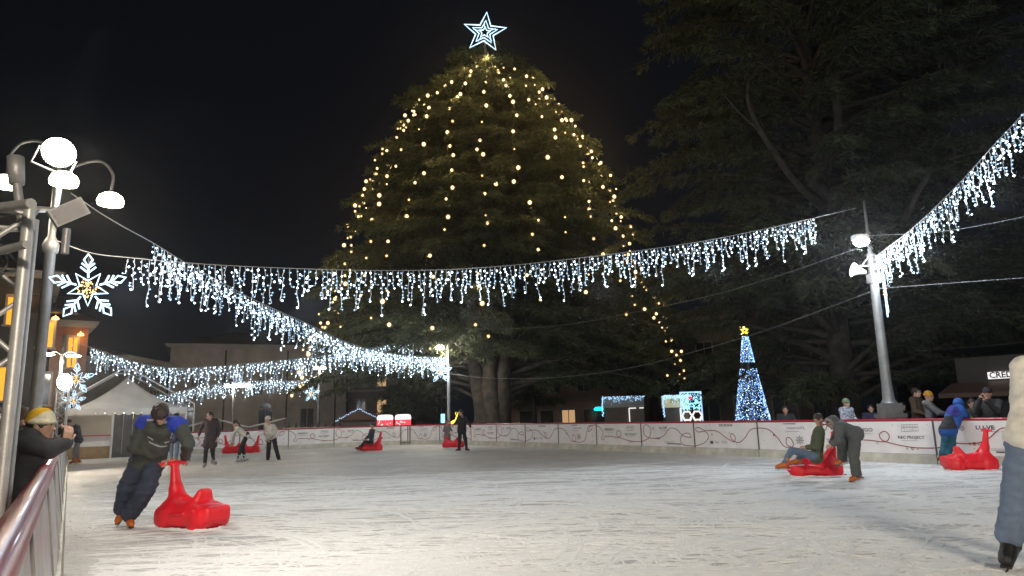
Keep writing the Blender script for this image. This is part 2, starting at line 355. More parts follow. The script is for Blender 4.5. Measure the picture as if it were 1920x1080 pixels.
PRINTS = {t: print_mesh(t) for t in 'ABCD'}
def panel_mesh(w, m, mi=0):
    mb = MB(); mb.box((.02, .0, PZ0), (w-.02, .05, PZ1)); return mb.mesh('panel', m)
def kick_mesh(w):
    mb = MB(); mb.box((.012, -.028, 0), (w-.012, .05, PZ0-.006)); return mb.mesh('kick_plate', M['kick'])
PM = panel_mesh(PW, M['panel']); KM = kick_mesh(PW); CPM = panel_mesh(PW, M['clear_panel'])
jm = MB(); jm.box((-.018, -.012, .0), (.018, .07, 1.0)); JM = jm.mesh('joint_post', M['joint']); JML = jm.mesh('joint_post', mat('pale_joint', (.35, .34, .33), .5))
def barrier(label, nodes, types, pm, start=0, prints=True, railr=.034, railo=.025, tilt=0.):
    b = thing('rink_barrier', label, 'barrier')
    for i in range(len(nodes)-1):
        a, c = nodes[i], nodes[i+1]; d = c-a; L = float(np.linalg.norm(d)); an = math.atan2(d[1], d[0])
        me = pm if abs(L-PW) < .04 else panel_mesh(L, pm.materials[0]); km = KM if abs(L-PW) < .04 else kick_mesh(L)
        p = obj('panel', me, b, a); p.rotation_euler = (tilt, 0, an)
        k = obj('kick_plate', km, b, a); k.rotation_euler = (tilt, 0, an)
        q = obj('joint_post', JM if prints else JML, b, a); q.rotation_euler = (tilt, 0, an)
        if prints:
            pr = obj('panel_print', PRINTS[types[(i+start) % 4]], p)
            if abs(L-PW) > .04: pr.scale = (L/PW, 1, 1)
    rl = MB(); pts_ = [n+np.array([0, 0, 1.0]) for n in nodes]
    dn = [];
    for i, p in enumerate(pts_):
        t = pts_[min(i+1, len(pts_)-1)]-pts_[max(i-1, 0)]; t /= np.linalg.norm(t); dn.append(p+np.array([-t[1], t[0], 0])*railo)
    rl.tube(dn, railr, 14); rl.build('top_rail', M['red_rail'], b)
    return b
# long side seen behind the skaters: joints every 2.45 m, listed left to right as seen from the ice
ks = [8.63+PW*k for k in range(-5, 10)]
right = [sn(s, RW) for s in reversed(ks)]
barrier('long white rink barrier with red ribbon print on the right', right, 'ADCB'[::-1], PM, start=2)
corner = [sn(RE-RC+RC*math.sin(a), RW-RC+RC*math.cos(a)) for a in np.linspace(math.pi/2, 0, 5)]
corner = corner[:-1]+[corner[-1]] + [right[0]] if np.linalg.norm(corner[-1]-right[0]) > .3 else corner[:-1]+[right[0]]
endn = [sn(RE, 4.75+(RW-RC-4.75)*i/3) for i in range(4)]
barrier('white printed barrier along the far end, beside the white tent', endn + corner[1:], 'ABCD', PM, start=1)
eb = bpy.data.objects['rink_barrier.001']; wn = endn+corner[1:]
def wall_at(px):
    for i in range(len(wn)-1):
        d = ray(px, 800); a_, b_ = wn[i][:2], wn[i+1][:2]; e = b_-a_; den = d[0]*e[1]-d[1]*e[0]; q = (a_[0]*d[1]-a_[1]*d[0])/den if abs(den) > 1e-6 else -1
        if 0 <= q <= 1: return np.array([*(a_+e*q), 0])
    return wn[-1]
ga, gb_ = wall_at(752), wall_at(769); gn = unit2 = (gb_-ga)/np.linalg.norm(gb_-ga); gf = np.array([gn[1], -gn[0], 0])*.035
for nm, A_, B_ in (('gate_post', ga+gf, ga+gf+np.array([0, 0, 1.02])), ('gate_post', gb_+gf, gb_+gf+np.array([0, 0, 1.02])), ('gate_bar', ga+gf+np.array([0, 0, .12]), gb_+gf+np.array([0, 0, .12]))):
    b = MB(); b.tube([A_, B_], .025, 6); b.build(nm, M['joint'], eb)
leftn = [sn(-4+PW*k, .025) for k in range(17)]
barrier('scuffed near barrier with thick glossy red rail at left', leftn, 'ABCD', CPM, prints=False, railr=.06, railo=.165, tilt=-.13)
# ------------------------------------------------------------------ buildings
M['stucco'] = wallmat('ochre_stucco', (.38, .33, .285)); M['stucco_pink'] = wallmat('pink_stucco', (.42, .29, .24)); M['stucco_grey'] = wallmat('grey_stucco', (.2, .185, .17))
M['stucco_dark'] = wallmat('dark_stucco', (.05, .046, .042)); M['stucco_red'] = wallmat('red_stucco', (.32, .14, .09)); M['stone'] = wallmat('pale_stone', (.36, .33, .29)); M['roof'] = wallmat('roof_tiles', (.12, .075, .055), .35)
M['shutter'] = mat('shutter', (.1, .09, .075), .6); M['winframe'] = mat('window_frame', (.35, .32, .28), .6); M['pane'] = mat('window_pane', (.05, .055, .06), .1, 0, .2, 2)
M['pane_lit'] = emis('lit_pane', (1, .62, .3), .5); M['iron'] = mat('iron', (.03, .03, .03), .5, .3)
def frame_at(a, b):                      # local x from a to b on the ground, local -y towards the viewer
    a = np.asarray(a, float); b = np.asarray(b, float); d = b-a; return float(np.linalg.norm(d[:2])), math.atan2(d[1], d[0])
def building(name, label, a, b, h, depth, wall, wins=(), roofh=1.2, cornice=True, bands=()):
    L, an = frame_at(a, b); t = thing(name, label, 'building', (a[0], a[1], -.1), an)
    w = MB(); w.box((0, 0, 0), (L, depth, h)); w.build('wall', M[wall], t)
    r = MB(); o = .5; r.add([(-o, -o, h+.32), (L+o, -o, h+.32), (L+o, depth+o, h+.32), (-o, depth+o, h+.32), (depth*.4, depth/2, h+.32+roofh), (L-depth*.4, depth/2, h+.32+roofh)],
          [(0, 1, 5, 4), (1, 2, 5), (2, 3, 4, 5), (3, 0, 4), (3, 2, 1, 0)]); r.build('roof', M['roof'] if cornice else M['stucco_dark'], t)
    if cornice:
        c = MB(); c.box((-.3, -.3, h+.003), (L+.3, depth+.3, h+.14)); c.box((-.42, -.42, h+.143), (L+.42, depth+.42, h+.317)); c.build('cornice', M['stone'], t)
    for z in bands:
        c = MB(); c.box((-.06, -.08, z), (L+.06, -.003, z+.18)); c.build('string_course', M['stone'], t)
    for wv in wins:
        x, z, ww, hh = wv[:4]; kind = wv[4] if len(wv) > 4 else 'plain'
        f = MB(); e = .1
        f.box((x-ww/2-e, -.07, z), (x-ww/2, .04, z+hh)); f.box((x+ww/2, -.07, z), (x+ww/2+e, .04, z+hh)); f.box((x-ww/2-e, -.09, z+hh+.002), (x+ww/2+e, .04, z+hh+.14)); f.box((x-ww/2-e-.06, -.14, z-.1), (x+ww/2+e+.06, .04, z-.003))
        if kind != 'shop': f.box((x-.03, -.05, z), (x+.03, -.02, z+hh))
        if kind == 'arch':
            pr = [(x+(ww/2+e)*math.cos(q), z+hh+(ww/2+e)*math.sin(q)) for q in np.linspace(0, math.pi, 9)]; pi_ = [(x+ww/2*math.cos(q), z+hh+ww/2*math.sin(q)) for q in np.linspace(0, math.pi, 9)]
            for i in range(8):
                f.add([(pi_[i][0], -.1, pi_[i][1]), (pr[i][0], -.1, pr[i][1]), (pr[i+1][0], -.1, pr[i+1][1]), (pi_[i+1][0], -.1, pi_[i+1][1])], [(0, 1, 2, 3)])
        fo = f.build('window', M['winframe'], t)
        p = MB(); p.box((x-ww/2, -.03, z), (x+ww/2, -.012, z+hh))
        if kind == 'arch': p.add([(x, -.02, z+hh)]+[(x+ww/2*math.cos(q), -.02, z+hh+ww/2*math.sin(q)) for q in np.linspace(0, math.pi, 9)], [(0, i, i+1) for i in range(1, 9)])
        p.build('pane', M['pane_lit'] if kind == 'lit' else M['amber'] if kind == 'amber' else M['pane'], fo)
        if kind == 'shutters':
            for q in (-1, 1):
                sh = MB(); cx = x+q*(ww/2+.1+ww*.27); sh.box((cx-ww*.25, -.06, z), (cx+ww*.25, -.01, z+hh)); 
                for k in range(6): sh.box((cx-ww*.21, -.075, z+hh*(k+.15)/6), (cx+ww*.21, -.061, z+hh*(k+.8)/6))
                sh.build('shutter', M['shutter'], fo)
    return t
def gp(px, Y): p = at(px, 790, Y); return (p[0], p[1], 0)
# long pale palazzo behind the tent
B2 = building('palazzo', 'long dim palazzo with flat facade behind the tent', gp(312, 58), gp(648, 64), 7.9, 14, 'stucco',
    [(2.2+i*2.35, 3.9, .95, 1.35, 'plain') for i in range(6)]+[(1.6, .9, .9, 1.6, 'arch'), (7.7, .9, 1.1, 1.7, 'arch'), (11.2, .9, 1.1, 1.7, 'plain')], 2., True, (3.2, 6.6))
for x in (4.3, 9.4, 13.6):
    dp = MB(); dp.tube([(x, -.12, .1), (x, -.12, 7.7)], .07, 6); dp.build('drainpipe', M['iron'], B2)
building('side_wing', 'lower palazzo wing receding at its left corner', gp(226, 50), gp(309, 57.5), 6.2, 8, 'stucco_grey', [(2.5, 2.6, 1, 1.6, 'shutters'), (5.5, 2.6, 1, 1.6, 'shutters')], 1.1)
building('townhouse', 'town house with tall paired windows left of the cedar trunk', gp(652, 66), gp(840, 68), 10, 12, 'stucco_grey',
    [(1.2+i*1.9, z, .8, 2.1, 'lit' if (i == 1 and z < 5) else 'plain') for i in range(5) for z in (1.2, 4.6, 7.4)], 1.5, True, (4.1,))
building('pink_house', 'pinkish town house with small shop windows right of trunk', gp(958, 60), gp(1178, 56), 9.5, 12, 'stucco_pink',
    [(1.4+i*1.9, .55, 1.1, 1.25, 'lit' if i == 2 else 'shop') for i in range(5)] + [(1.4+i*2.6, 3.3, 1, 1.7, 'plain') for i in range(4)] + [(1.4+i*2.6, 6.3, 1, 1.6, 'plain') for i in range(4)], 1.5, True, (2.6,))
building('arcade_house', 'grey arcaded house behind the small blue light tree', gp(1286, 48), gp(1560, 44), 7.5, 12, 'stucco_grey',
    [(1.6+i*2.4, .1, 1.4, 2.1, 'arch') for i in range(4)] + [(1.6+i*2.4, 4.4, 1, 1.6, 'shutters') for i in range(4)], 1.4)
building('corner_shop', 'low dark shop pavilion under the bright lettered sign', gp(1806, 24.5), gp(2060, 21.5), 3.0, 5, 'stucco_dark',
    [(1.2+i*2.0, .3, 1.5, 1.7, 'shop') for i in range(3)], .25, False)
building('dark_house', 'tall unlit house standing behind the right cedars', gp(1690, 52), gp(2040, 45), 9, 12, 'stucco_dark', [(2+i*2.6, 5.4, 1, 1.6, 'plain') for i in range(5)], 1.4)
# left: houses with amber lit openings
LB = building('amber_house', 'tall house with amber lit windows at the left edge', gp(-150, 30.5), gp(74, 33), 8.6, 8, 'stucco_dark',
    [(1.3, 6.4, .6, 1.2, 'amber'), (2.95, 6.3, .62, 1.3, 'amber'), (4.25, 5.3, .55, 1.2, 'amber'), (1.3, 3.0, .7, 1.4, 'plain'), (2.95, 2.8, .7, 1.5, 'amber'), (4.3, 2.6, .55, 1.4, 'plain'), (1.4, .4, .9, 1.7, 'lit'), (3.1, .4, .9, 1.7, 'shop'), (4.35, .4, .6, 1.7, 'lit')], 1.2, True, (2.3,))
bl = MB()
for x in np.arange(3.4, 5.4, .16): bl.tube([(x, -.6, 7.05), (x, -.6, 7.65)], .014, 4)
bl.tube([(3.35, -.6, 7.67), (5.45, -.6, 7.67)], .025, 5); bl.box((3.3, -.7, 6.92), (5.45, -.003, 7.02)); bl.build('balcony', M['iron'], LB)
TB = building('red_tower', 'narrow red house with one tall amber opening', gp(82, 37), gp(152, 38), 6.9, 3, 'stucco_red', [(1.0, 4.7, .42, 1.6, 'amber'), (1.0, 2.2, .5, 1.2, 'plain'), (1., .4, .7, 1.4, 'shop')], .7)
for (bb, xs, z) in ((LB, (1.3, 2.95), 7.95), (LB, (4.25,), 6.75), (TB, (1.0,), 6.55)):
    for x in xs:
        w = MB(); w.lathe([(.02, .0), (.12, -.02), (.16, -.12), (.13, -.14), (0, -.14)], 8, 0, (x+.3, -.3, z)); w.tube([(x+.3, -.3, z), (x+.3, -.003, z+.1)], .02, 5); w.build('wall_lamp', [M['amber_hi']], bb)
        p = bb.matrix_basis @ Vector((x+.3, -.45, z-.3)); lamp('POINT', p, 9, (1, .45, .1), bb, .12)
# bright shop sign
L0, A0 = frame_at(gp(1852, 23.6), gp(1960, 22.3)); p0 = at(1880, 703, 23.3)
sg = thing('shop_sign', 'lit white letters reading CRED above a shop canopy', 'sign', p0, A0)
s_ = MB(); vv, ff = textmesh('CRED', .27, .03); nx = min(p[0] for p in vv)
for y, mi, of in ((-.04, 0, .0),): s_.add([(p[0]-nx-.38, y, p[1]) for p in vv], ff, mi)
s_.build('lettering', [M['black']], sg)
s2 = MB(); s2.box((-.43, -.03, -.115), (.47, .05, .115)); s2.build('light_box', [M['whitesign']], sg)
cn = thing('shop_canopy', 'brown canopy under the lit shop sign', 'canopy', p0+np.array([0, 0, -.5]), A0)
c_ = MB(); c_.add([(-1.6, 0, .3), (2.2, 0, .3), (2.2, -1.1, -.05), (-1.6, -1.1, -.05), (-1.6, 0, .2), (2.2, 0, .2), (2.2, -1.1, -.2), (-1.6, -1.1, -.2)], [(0, 3, 2, 1), (4, 5, 6, 7), (3, 7, 6, 2), (0, 4, 7, 3), (1, 2, 6, 5)]); c_.build('awning', mat('awning', (.1, .06, .045), .7), cn)
lamp('AREA', p0+np.array([0, -.4, -.2]), 30, (1, .9, .8), sg, .8, p0+np.array([-.5, -4, -2.2])) if False else None
# ------------------------------------------------------------------ tent at the far left corner
tt = thing('white_tent', 'white peaked tent with scalloped valance at the far corner', 'tent', sn(36.75, -.2), NA)
W, Dp, EZ, PK = 4.9, 4.9, 2.18, 3.75
cl = MB(); k = 9; top = np.array([W/2, Dp/2, PK])
def tent_pt(a, t):
    a = a % 4; i = int(a); q = a-i; cs = [(0, 0), (W, 0), (W, Dp), (0, Dp)]; p, r_ = np.array(cs[i]), np.array(cs[(i+1) % 4])
    e = np.array([*(p+(r_-p)*q), EZ-.05*math.sin(math.pi*q)]); x = e+(top-e)*t; x[2] = e[2]+(top[2]-e[2])*(t**1.55)-.04*math.sin(math.pi*t)*math.sin(math.pi*q); return x
na = 32
for j in range(k+1):
    for i in range(na): cl.v.append(tuple(tent_pt(i*4/na, j/k)))
for j in range(k):
    for i in range(na): cl.f.append((j*na+i, j*na+(i+1) % na, (j+1)*na+(i+1) % na, (j+1)*na+i)); cl.m.append(0); cl.sm.append(True)
cl.build('canopy', M['tent'], tt)
vl = MB()
for side in range(4):
    cs = [(0, 0), (W, 0), (W, Dp), (0, Dp)]; a = np.array(cs[side]); b = np.array(cs[(side+1) % 4])
    nrm = np.array([(b-a)[1], -(b-a)[0]])/W*.03
    for q in range(13):
        t0, t1 = q/13, (q+1)/13; p0_, p1_ = a+(b-a)*t0+nrm, a+(b-a)*t1+nrm
        pr = [(*p0_, EZ+.02), (*p1_, EZ+.02)]
        for w_ in np.linspace(1, 0, 7):
            pp = p0_+(p1_-p0_)*w_; pr.append((*pp, EZ-.17-.13*math.sin(math.pi*w_)**.6))
        vl.add(pr, [tuple(range(len(pr)))])
vl.build('valance', M['tent'], tt)
for (x, y) in ((.03, .03), (W-.03, .03), (W-.03, Dp-.03), (.03, Dp-.03), (1.85, .03), (3.05, .03)):
    p = MB(); p.box((x-.04, y-.04, -.1), (x+.04, y+.04, EZ-.02)); p.build('leg', M['alu'], tt)
for s0, s1, y0 in ((.07, 1.81, .05), (3.09, W-.07, .05)):
    p = MB(); p.box((s0, y0, .0), (s1, y0+.04, .52)); p.build('lower_board', M['kraft'] if s0 < 1 else M['panel'], tt)
    p = MB(); p.box((s0, y0-.02, .53), (s1, y0+.03, .97)); p.build('counter_front', M['panel'], tt)
    p = MB(); p.box((s0, y0-.14, .98), (s1, y0+.3, 1.03)); p.build('counter_top', M['red_rail'], tt)
for i in range(3):
    p = MB(); x = 1.9+i*.38; p.box((x, .06, .02), (x+.36, .075, 1.95)); p.build('door_panel', mat('clear_vinyl', (.1, .1, .1), .15, 0, .3, 3), tt)
p = MB(); p.box((.05, Dp-.1, 0), (W-.05, Dp-.06, EZ-.1)); p.box((.05, .2, 0), (.08, Dp-.12, EZ-.1)); p.box((W-.08, .2, 0), (W-.05, Dp-.12, EZ-.1)); p.build('wall', M['tent'], tt)
p = MB(); p.box((1.2, 2.2, 2.0), (3.6, 2.3, 2.06)); p.build('tube_light', emis('tent_tube', (1, .9, .75), 5), tt)
lamp('POINT', sn(39, 2.2, 1.9), 45, WARM, tt, .2)
for i, dy in enumerate((0, .9)):
    gx = thing('guy_frame', 'pale roof rafters raised over the tent, '+('front pair' if i == 0 else 'rear pair'), 'frame', sn(36.7+dy*3, -.2), NA)
    f = MB(); f.tube([(-.35, 0, 2.35), (2.1, 1.6, 4.05)], .04, 6); f.tube([(2.6, 1.6, 4.05), (5.2, 0, 2.35)], .04, 6); f.tube([(-.35, 0, 2.35), (-.35, 0, -.1)], .035, 6); f.tube([(5.2, 0, 2.35), (5.2, 0, -.1)], .035, 6); f.tube([(2.05, 1.6, 4.05), (2.65, 1.6, 4.05)], .04, 6)
    f.build('rafter', M['alu'], gx)
# ------------------------------------------------------------------ counters, stalls and swags beyond the far end
for i in range(4):
    p = gp(531+42*i, 44); c = thing('bar_counter', 'white bar counter, '+('leftmost', 'second', 'third', 'rightmost')[i]+' of the row beyond the far barrier', 'counter', (p[0], p[1], -.1), NA*.35)
    b = MB(); b.box((0, 0, 0), (1.36, .7, 1.05)); b.build('front', M['panel'], c); b = MB(); b.box((-.02, -.06, 1.053), (1.385, .76, 1.11)); b.build('counter_top', M['tent'], c)
    b = MB(); b.box((.12, -.012, .4), (1.24, -.002, .95)); b.build('inset', M['p_grey'], c)
    for q in range(3):
        it = MB(); it.lathe([(.0, 0), (.09, 0), (.1, .12), (.05, .2), (.04, .32), (0, .33)], 8, 0, (0, 0, 0)); o = it.build('counter_jar', M['blackwire'] if q % 2 else M['p_dark'], None, np.array([p[0]+.25+.42*q, p[1]+.3+.13*q, 1.012]))
        tag(o, ('left', 'middle', 'right')[q]+' dark jar on the '+('leftmost', 'second', 'third', 'rightmost')[i]+' white bar counter', 'jar', 'jars on the bar counters')
def hut(px0, px1, Y, label, roofm, lights):
    a, b = gp(px0, Y), gp(px1, Y+.6); L, an = frame_at(a, b); t = thing('market_hut', label, 'hut', (a[0], a[1], -.1), an)
    w = MB(); w.box((.1, 0, 0), (L-.1, 1.8, 1.5)); w.build('wall', M['shutter'], t)
    r = MB(); r.add([(-.2, -.3, 1.45), (L+.2, -.3, 1.45), (L+.2, 2.1, 1.45), (-.2, 2.1, 1.45), (L/2, -.3, 2.15), (L/2, 2.1, 2.15)], [(0, 4, 5, 3), (1, 2, 5, 4), (0, 1, 4), (2, 3, 5), (0, 3, 2, 1)]); r.build('roof', M['roof'], t)
    e = MB(); 
    for i in range(26):
        q = i/25; x = -.2+(L+.4)*q; z = 1.45+.7*(1-abs(2*q-1)); e.octa((x, -.34, z+random.uniform(-.03, .05)), .045, 0 if random.random() < .6 else 1)
    e.build('roof_lights', lights, t); tag(t.children[-1], kind='stuff')
    return t
hut(636, 706, 43, 'low market hut with white lights along its gable', None, [M['bulb_lo'], M['tube_blue']])
for i, px in enumerate((706, 740)):
    a = gp(px, 40); t = thing('light_kiosk', 'small kiosk glowing red under a white fascia, '+('left' if i == 0 else 'right')+' of the pair', 'kiosk', (a[0], a[1], -.1), .1)
    b = MB(); b.box((0, 0, 0), (.9, .8, 1.05)); b.build('cabinet', M['shutter'], t)
    b = MB(); b.lathe([(.0, 0), (.44, 0), (.47, .1), (.42, .26), (.3, .3), (0, .31)], 14, 0, (.45, .35, 1.42)); b.build('fascia', M['whitesign'], t)
    b = MB(); b.box((.02, -.03, 1.055), (.88, .7, 1.41)); b.build('red_window', M['pinkred'], t)
    b = MB()
    for q in range(7): b.box((.08+q*.12, -.05, 1.06), (.1+q*.12, -.032, 1.4)); 
    b.build('bar', M['blackwire'], t)
    b = MB()
    for q in range(8): b.octa((random.uniform(.1, .8), -.07, random.uniform(1.1, 1.38)), .04)
    o = b.build('lights', M['whitesign'], t); tag(o, kind='stuff')
sw = [at(342, 764, 40), at(375, 775, 40), at(408, 763, 40), at(432, 771, 40), at(466, 800, 40), at(500, 793, 40), at(535, 785, 40)]
for i, (q0, q1, q2) in enumerate((((343, 801), (362, 797), (398, 787)), ((404, 786), (434, 793), (466, 801)), ((466, 801), (492, 795), (536, 784)))):
    b = MB(); cpts = spline([at(*q0, 41), at(*q1, 41), at(*q2, 41)], 8); b.tube(cpts, [.025+.03*math.sin(math.pi*j/(len(cpts)-1)) for j in range(len(cpts))], 6)
    t = thing('fabric_swag', 'white fabric swag hung above the far barrier, '+('left', 'middle', 'right')[i]+' one', 'swag', cpts[0]*np.array([1, 1, 0])); o = b.build('cloth', M['snow'], t); o.location = -t.location
    b = MB()
    for e in (cpts[0], cpts[-1]): b.tube([(e[0], e[1]+.02*(i+1), -.1), (e[0], e[1]+.02*(i+1), e[2])], .03, 6)
    o = b.build('pole', M['post'], t); o.location = -t.location
# lit white arrow-shaped sign and yellow figure beyond the long barrier
a = at(908, 788, 47); t = thing('lit_sign', 'white lit panel sign with a slanted edge beside the trunk', 'sign', (a[0], a[1], -.1))
b = MB(); b.add([(-.2, 0, 1.2), (-.05, 0, 1.2), (-.05, 0, 2.2), (-.2, 0, 2.3), (-.2, .08, 1.2), (-.05, .08, 1.2), (-.05, .08, 2.2), (-.2, .08, 2.3)], [(0, 1, 2, 3), (7, 6, 5, 4), (0, 4, 5, 1), (1, 5, 6, 2), (2, 6, 7, 3), (3, 7, 4, 0)]); b.add([(0, 0, 1.3), (.3, 0, 1.75), (0, 0, 2.1)], [(0, 1, 2)]); b.build('face', M['cyan_led'], t)
b = MB(); b.box((-.1, .03, 0), (-.05, .06, 1.198)); b.build('stand', M['post'], t)
a = at(832, 788, 44); t = thing('lit_column', 'pale cyan lit column behind the red-hatted child', 'light', (a[0], a[1], -.1)); b = MB(); b.box((-.18, 0, 1.15), (.06, .15, 1.7)); b.build('glow_panel', M['cyan_led'], t); b = MB(); b.box((-.12, .02, 0), (.0, .13, 1.148)); b.build('stand', M['post'], t)
a = at(852, 788, 45); t = thing('lit_reindeer', 'yellow glowing reindeer figure behind the dark-clad skater', 'light figure', (a[0], a[1], .25)); t.scale = (.62, .62, .62)
b = MB(); b.tube([(-.35, 0, 1.25), (-.1, 0, 1.35), (.15, 0, 1.5)], [.12, .16, .12], 8); b.tube([(.12, 0, 1.5), (.25, 0, 1.9)], [.1, .06], 7); b.tube([(.22, 0, 1.88), (.42, 0, 1.82)], [.08, .05], 7); b.tube([(.24, 0, 1.92), (.1, 0, 2.25), (.2, 0, 2.35)], .03, 5); b.tube([(.28, 0, 1.92), (.38, 0, 2.3)], .03, 5); b.build('body', M['gold'], t)
for x in (-.32, -.2, .05, .15): b = MB(); b.tube([(x, 0, 1.3), (x, 0, -.55)], [.05, .03], 6); b.build('leg', M['gold'], t)
# ------------------------------------------------------------------ parked patrol car with cyan beacons
a, b_ = gp(1098, 42), gp(1186, 41.4); L, an = frame_at(a, b_); t = thing('patrol_car', 'dark parked car with two cyan beacon lights on top', 'car', (a[0], a[1], -.1), an)
b = MB(); sec = [(-.7, .45, .55), (-.6, .35, .85), (.3, .33, .95), (.8, .33, 1.42), (2.2, .33, 1.45), (2.75, .35, 1.0), (3.5, .35, .9), (3.6, .45, .5)]
prof = [(x, z) for x, _, z in sec] + [(3.6, .3), (-.7, .3)]
npf = len(prof); b.add([(x, 0, z) for x, z in prof]+[(x, 1.7, z) for x, z in prof], [tuple(range(npf))[::-1], tuple(range(npf, 2*npf))]+[(i, (i+1) % npf, npf+(i+1) % npf, npf+i) for i in range(npf)]); b.build('body', mat('dark_car_paint', (.02, .025, .05), .25, .3, .1, 5, coat=.5), t)
for x in (.85, 1.6): b = MB(); b.add([(x-.35 if x < 1 else x-.1, -.006, .98), (x+.55, -.006, .98), (x+.5 if x > 1 else x+.55, -.006, 1.36), (x, -.006, 1.36)], [(0, 1, 2, 3)]); b.build('side_window', M['glass_dark'], t)
for x in (.0, 2.9):
    b = MB(); b.lathe([(0, -.02), (.31, -.02), (.32, .05), (.32, .18), (0, .18)], 16, 0, (x, 0, .32), 'y'); wv = b.build('wheel', M['black'], t)
    b = MB(); b.lathe([(0, -.035), (.17, -.03), (.19, -.022)], 12, 0, (x, 0, .32), 'y'); b.build('rim', M['alu'], wv)
b = MB(); b.box((1.0, .2, 1.455), (2.0, 1.5, 1.5)); b.build('light_bar', M['black'], t)
for x, y in ((.95, .3), (1.9, .3)):
    p = at(1122 if x < 1 else 1167, 780 if x < 1 else 774, 42); q = t.matrix_basis.inverted() @ Vector(p); b = MB(); b.lathe([(0, -.1), (.26, -.09), (.3, 0), (.2, .12), (0, .14)], 12, 0, (q.x, .5, 1.72)); b.build('beacon', M['cyan'], t)
    b = MB(); b.tube([(q.x, .5, 1.46), (q.x, .5, 1.63)], .05, 6); b.build('beacon_stem', M['black'], t)
# two decorated stalls with fringed light canopies
def stall(px, Y, w, h, label, sgn, bright):
    a = gp(px, Y); t = thing('lit_stall', label, 'stall', (a[0], a[1], -.1), -.1)
    b = MB(); b.box((0, .1, 0), (w, 1.6, h-.75)); b.build('cabin', M['shutter'], t)
    b = MB(); b.box((-.02, .0, h-.74), (w+.02, 1.7, h-.12)); b.build('fascia', mat('stall_fascia', (.3, .3, .3), .6) if not bright else emis('stall_glow', (.75, .74, .5), .35), t)
    e = MB()
    for i in range(150 if bright else 110):
        x = random.uniform(-.1, w+.1); z = h-.12-abs(random.gauss(0, .13)); e.octa((x, -.08-random.random()*.05, z), random.uniform(.02, .04), random.choice((0, 0, 1)))
    for i in range(26): e.octa((-.12+random.uniform(-.04, .04), -.1, h-.2-i*.04), .035, 0)
    o = e.build('fringe_lights', [M['blue_pale'], M['bulb_lo']], t); tag(o, kind='stuff')
    b = MB()
    for (x0, z0, x1, z1) in ((w*.62, h-.8, w*.62, .95), (w*.62, h-.8, w*.8, h-.8), (w*.88, h-.8, w*.99, h-.8)): b.tube([(x0, -.03, z0), (x1, -.03, z1)], .03, 5)
    b.build('door_outline', M['whitesign'], t)
    if sgn:
        b = MB(); put_text(b, sgn, .3, w*.55, h-.42, 0, -.012, .02); b.build('lettering', mat('yellow_letters', (.5, .42, .05), .5), t)
    return t
stall(1135, 40, 2.2, 2.5, 'grey stall with a fringe of blue lights behind parked car', None, False)
stall(1250, 36, 1.15, 2.4, 'pale stall with yellow lettering beside glowing snowflake panel', 'EURO', True)
a = gp(1278, 35.6); t = thing('snowflake_lamp', 'tall glowing panel of ice blue stars and white loops', 'light panel', (a[0], a[1], -.1), -.1)
b = MB(); b.box((0, .0, .0), (.06, .06, 2.35)); b.box((1.02, .0, 0), (1.08, .06, 2.35)); b.box((-.003, -.003, 2.352), (1.083, .063, 2.42)); b.build('frame', M['tube_blue'], t)
def ringpts(cx, cz, r1, r2, n, ph=0): return [(cx+(r1 if i % 2 == 0 else r2)*math.cos(ph+i*math.pi/n), -.02, cz+(r1 if i % 2 == 0 else r2)*math.sin(ph+i*math.pi/n)) for i in range(2*n)]
for cx in (.29, .79):
    b = MB(); b.tube(ringpts(cx, 1.75, .27, .11, 5, math.pi/2), .035, 5, closed=True); b.build('star', M['cyan_led'], t)
    b = MB(); b.tube(ringpts(cx, 1.22, .24, .2, 6), .045, 5, closed=True); b.tube([(cx-.2, -.02, 1.1), (cx+.02, -.02, .75), (cx+.2, -.02, 1.1)], .04, 5); b.build('loop', M['whitesign'], t)
b = MB()
for i in range(160): b.octa((random.uniform(.03, 1.05), -.04-random.random()*.04, random.choice((random.uniform(1.9, 2.4), random.uniform(1.5, 2.3)))), random.uniform(.02, .035), random.choice((0, 1, 1)))
o = b.build('led_cluster', [M['blue_pale'], M['cyan_led']], t); tag(o, kind='stuff')
b = MB(); b.lathe([(0, -.02), (.09, 0), (.09, .1), (0, .14)], 8, 0, (.5, -.05, 2.05)); b.build('red_bow', M['pinkred'], t)
